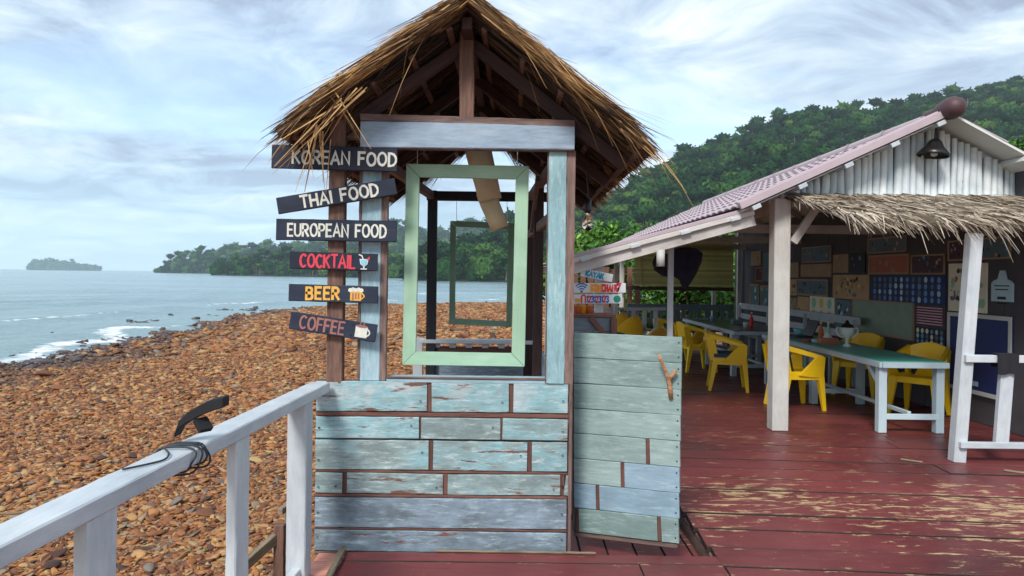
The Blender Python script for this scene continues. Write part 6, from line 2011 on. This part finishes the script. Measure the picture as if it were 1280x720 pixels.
# brown paling fence behind
fe = thing('paling_fence', at(756, 352, 17.6), 'dark brown paling fence in front of the trees', 'fence')
f0, f1 = at(700, 348, 17.6), at(800, 348, 17.6)
for zz_ in (1.35, 1.75): beam('rail', (f0.x, 17.66, zz_), (f1.x, 17.66, zz_), .04, .07, M_DARKWOOD, fe)
xx = f0.x
rnd = random.Random(2)
while xx < f1.x:
    beam('paling', (xx, 17.6, -.4), (xx, 17.6, 1.78 + rnd.uniform(-.06, .1)), .02, .13, M_STRIP, fe, up=(1, 0, 0)); xx += .19

# =================================================================== PLANTS behind the restaurant
def leafy(name, c, rx, ry, rz, n, leaf, label, seed, cat='shrub', trunk_h=.6, group=None):
    rg = np.random.default_rng(seed)
    c = Vector(c)
    root = thing(name, (c.x, c.y, float(ground_z(c.x, c.y))), label, cat, group)
    # clumps on a lumpy volume
    k = max(10, n // 60)
    cl_ = rg.normal(0, 1, (k, 3)); cl_ /= np.linalg.norm(cl_, axis=1, keepdims=True)
    cl_ *= rg.uniform(.25, .95, (k, 1)) ** .6 * np.array([rx, ry, rz])
    ii = rg.integers(0, k, n)
    P = cl_[ii] + rg.normal(0, .17, (n, 3)) * np.array([rx, ry, rz]) * .9
    P += np.array(c[:])
    nr_ = rg.normal(0, 1, (n, 3)) + np.array([0, -.2, .8]); nr_ /= np.linalg.norm(nr_, axis=1, keepdims=True)
    u = np.cross(nr_, rg.normal(0, 1, (n, 3))); u /= np.linalg.norm(u, axis=1, keepdims=True)
    v = np.cross(nr_, u)
    L = leaf * rg.uniform(.6, 1.3, n)[:, None]
    V = np.stack([P - u * L, P + v * L * .42, P + u * L, P - v * L * .42], 1).reshape(-1, 3)
    me = np_mesh('foliage', V, np.arange(4 * n).reshape(n, 4))
    a = me.attributes.new('tone', 'FLOAT', 'POINT')
    tn = np.clip(rg.normal(.45, .2, n) + (rg.uniform(-.25, .25, k))[ii], 0, 1)
    a.data.foreach_set('value', np.repeat(tn, 4).astype(np.float32))
    me.materials.append(M_LEAF)
    o = bpy.data.objects.new('crown' if cat == 'tree' else 'foliage', me)
    link(o, root, Matrix.Identity(4))
    gz = float(ground_z(c.x, c.y)) - .1
    mb = MB()
    mb.tube([(c.x, c.y, gz), (c.x + .05, c.y, (gz + c.z) / 2), (c.x, c.y + .05, c.z + rz * .4)], [.05 * rx + .03, .04 * rx + .02, .02], 8)
    for q in range(5):
        e = c + Vector(cl_[q % k] * .8)
        mb.tube([(c.x + .03, c.y, gz + (c.z - gz) * .6), Vector((c.x, c.y, c.z)).lerp(e, .5), e], [.03 * rx + .01, .02, .008], 6)
    mb.build('trunk' if cat == 'tree' else 'stem', M_OLDWOOD, root)
i = 0
lbs = ['dense green shrub just behind the bottom bar of the cane blind', 'bright green shrub behind the back bench near the thin pole', 'leafy green shrub behind the corner post of the blind', 'green shrub behind the deck railing with the diagonal brace', 'pale leafed shrub beyond the deck railing near the painted signs', 'green shrub at the far corner beside the picture wall']
for (px, py, Y, rx, rz, n) in [(868, 374, 19, 1.1, 1.0, 3000), (820, 376, 19.4, 1.0, 1.0, 2800), (908, 372, 19.2, 1.0, 1.1, 2800), (778, 398, 18.6, .9, .8, 2200), (735, 400, 18.8, .9, .8, 2200), (945, 370, 19.5, 1.0, 1.1, 2000)]:
    leafy('shrub', at(px, py, Y), rx, .8, rz, n, .085, lbs[i], 100 + i, group='shrubs behind the restaurant'); i += 1
lbt = ['young leafy tree rising above the brown paling fence', 'leafy tree behind the lean-to roof over the painted signs', 'low spreading tree behind the cane blind', 'yellow green tree crown showing past the far right roof slope', 'leafy tree behind the kiosk post beyond the counter box']
for k, (px, py, Y, rx, rz, n) in enumerate([(772, 326, 22, 1.3, 1.1, 3600), (738, 322, 24, 1.3, 1.0, 3200), (880, 330, 23, 1.9, 1.3, 3600), (1268, 196, 26, 1.5, .7, 2400), (705, 340, 23, 1.1, .9, 2400)]):
    leafy('tree', at(px, py, Y), rx, 1.1, rz, n, .11, lbt[k], 140 + k, cat='tree', group='trees behind the restaurant')
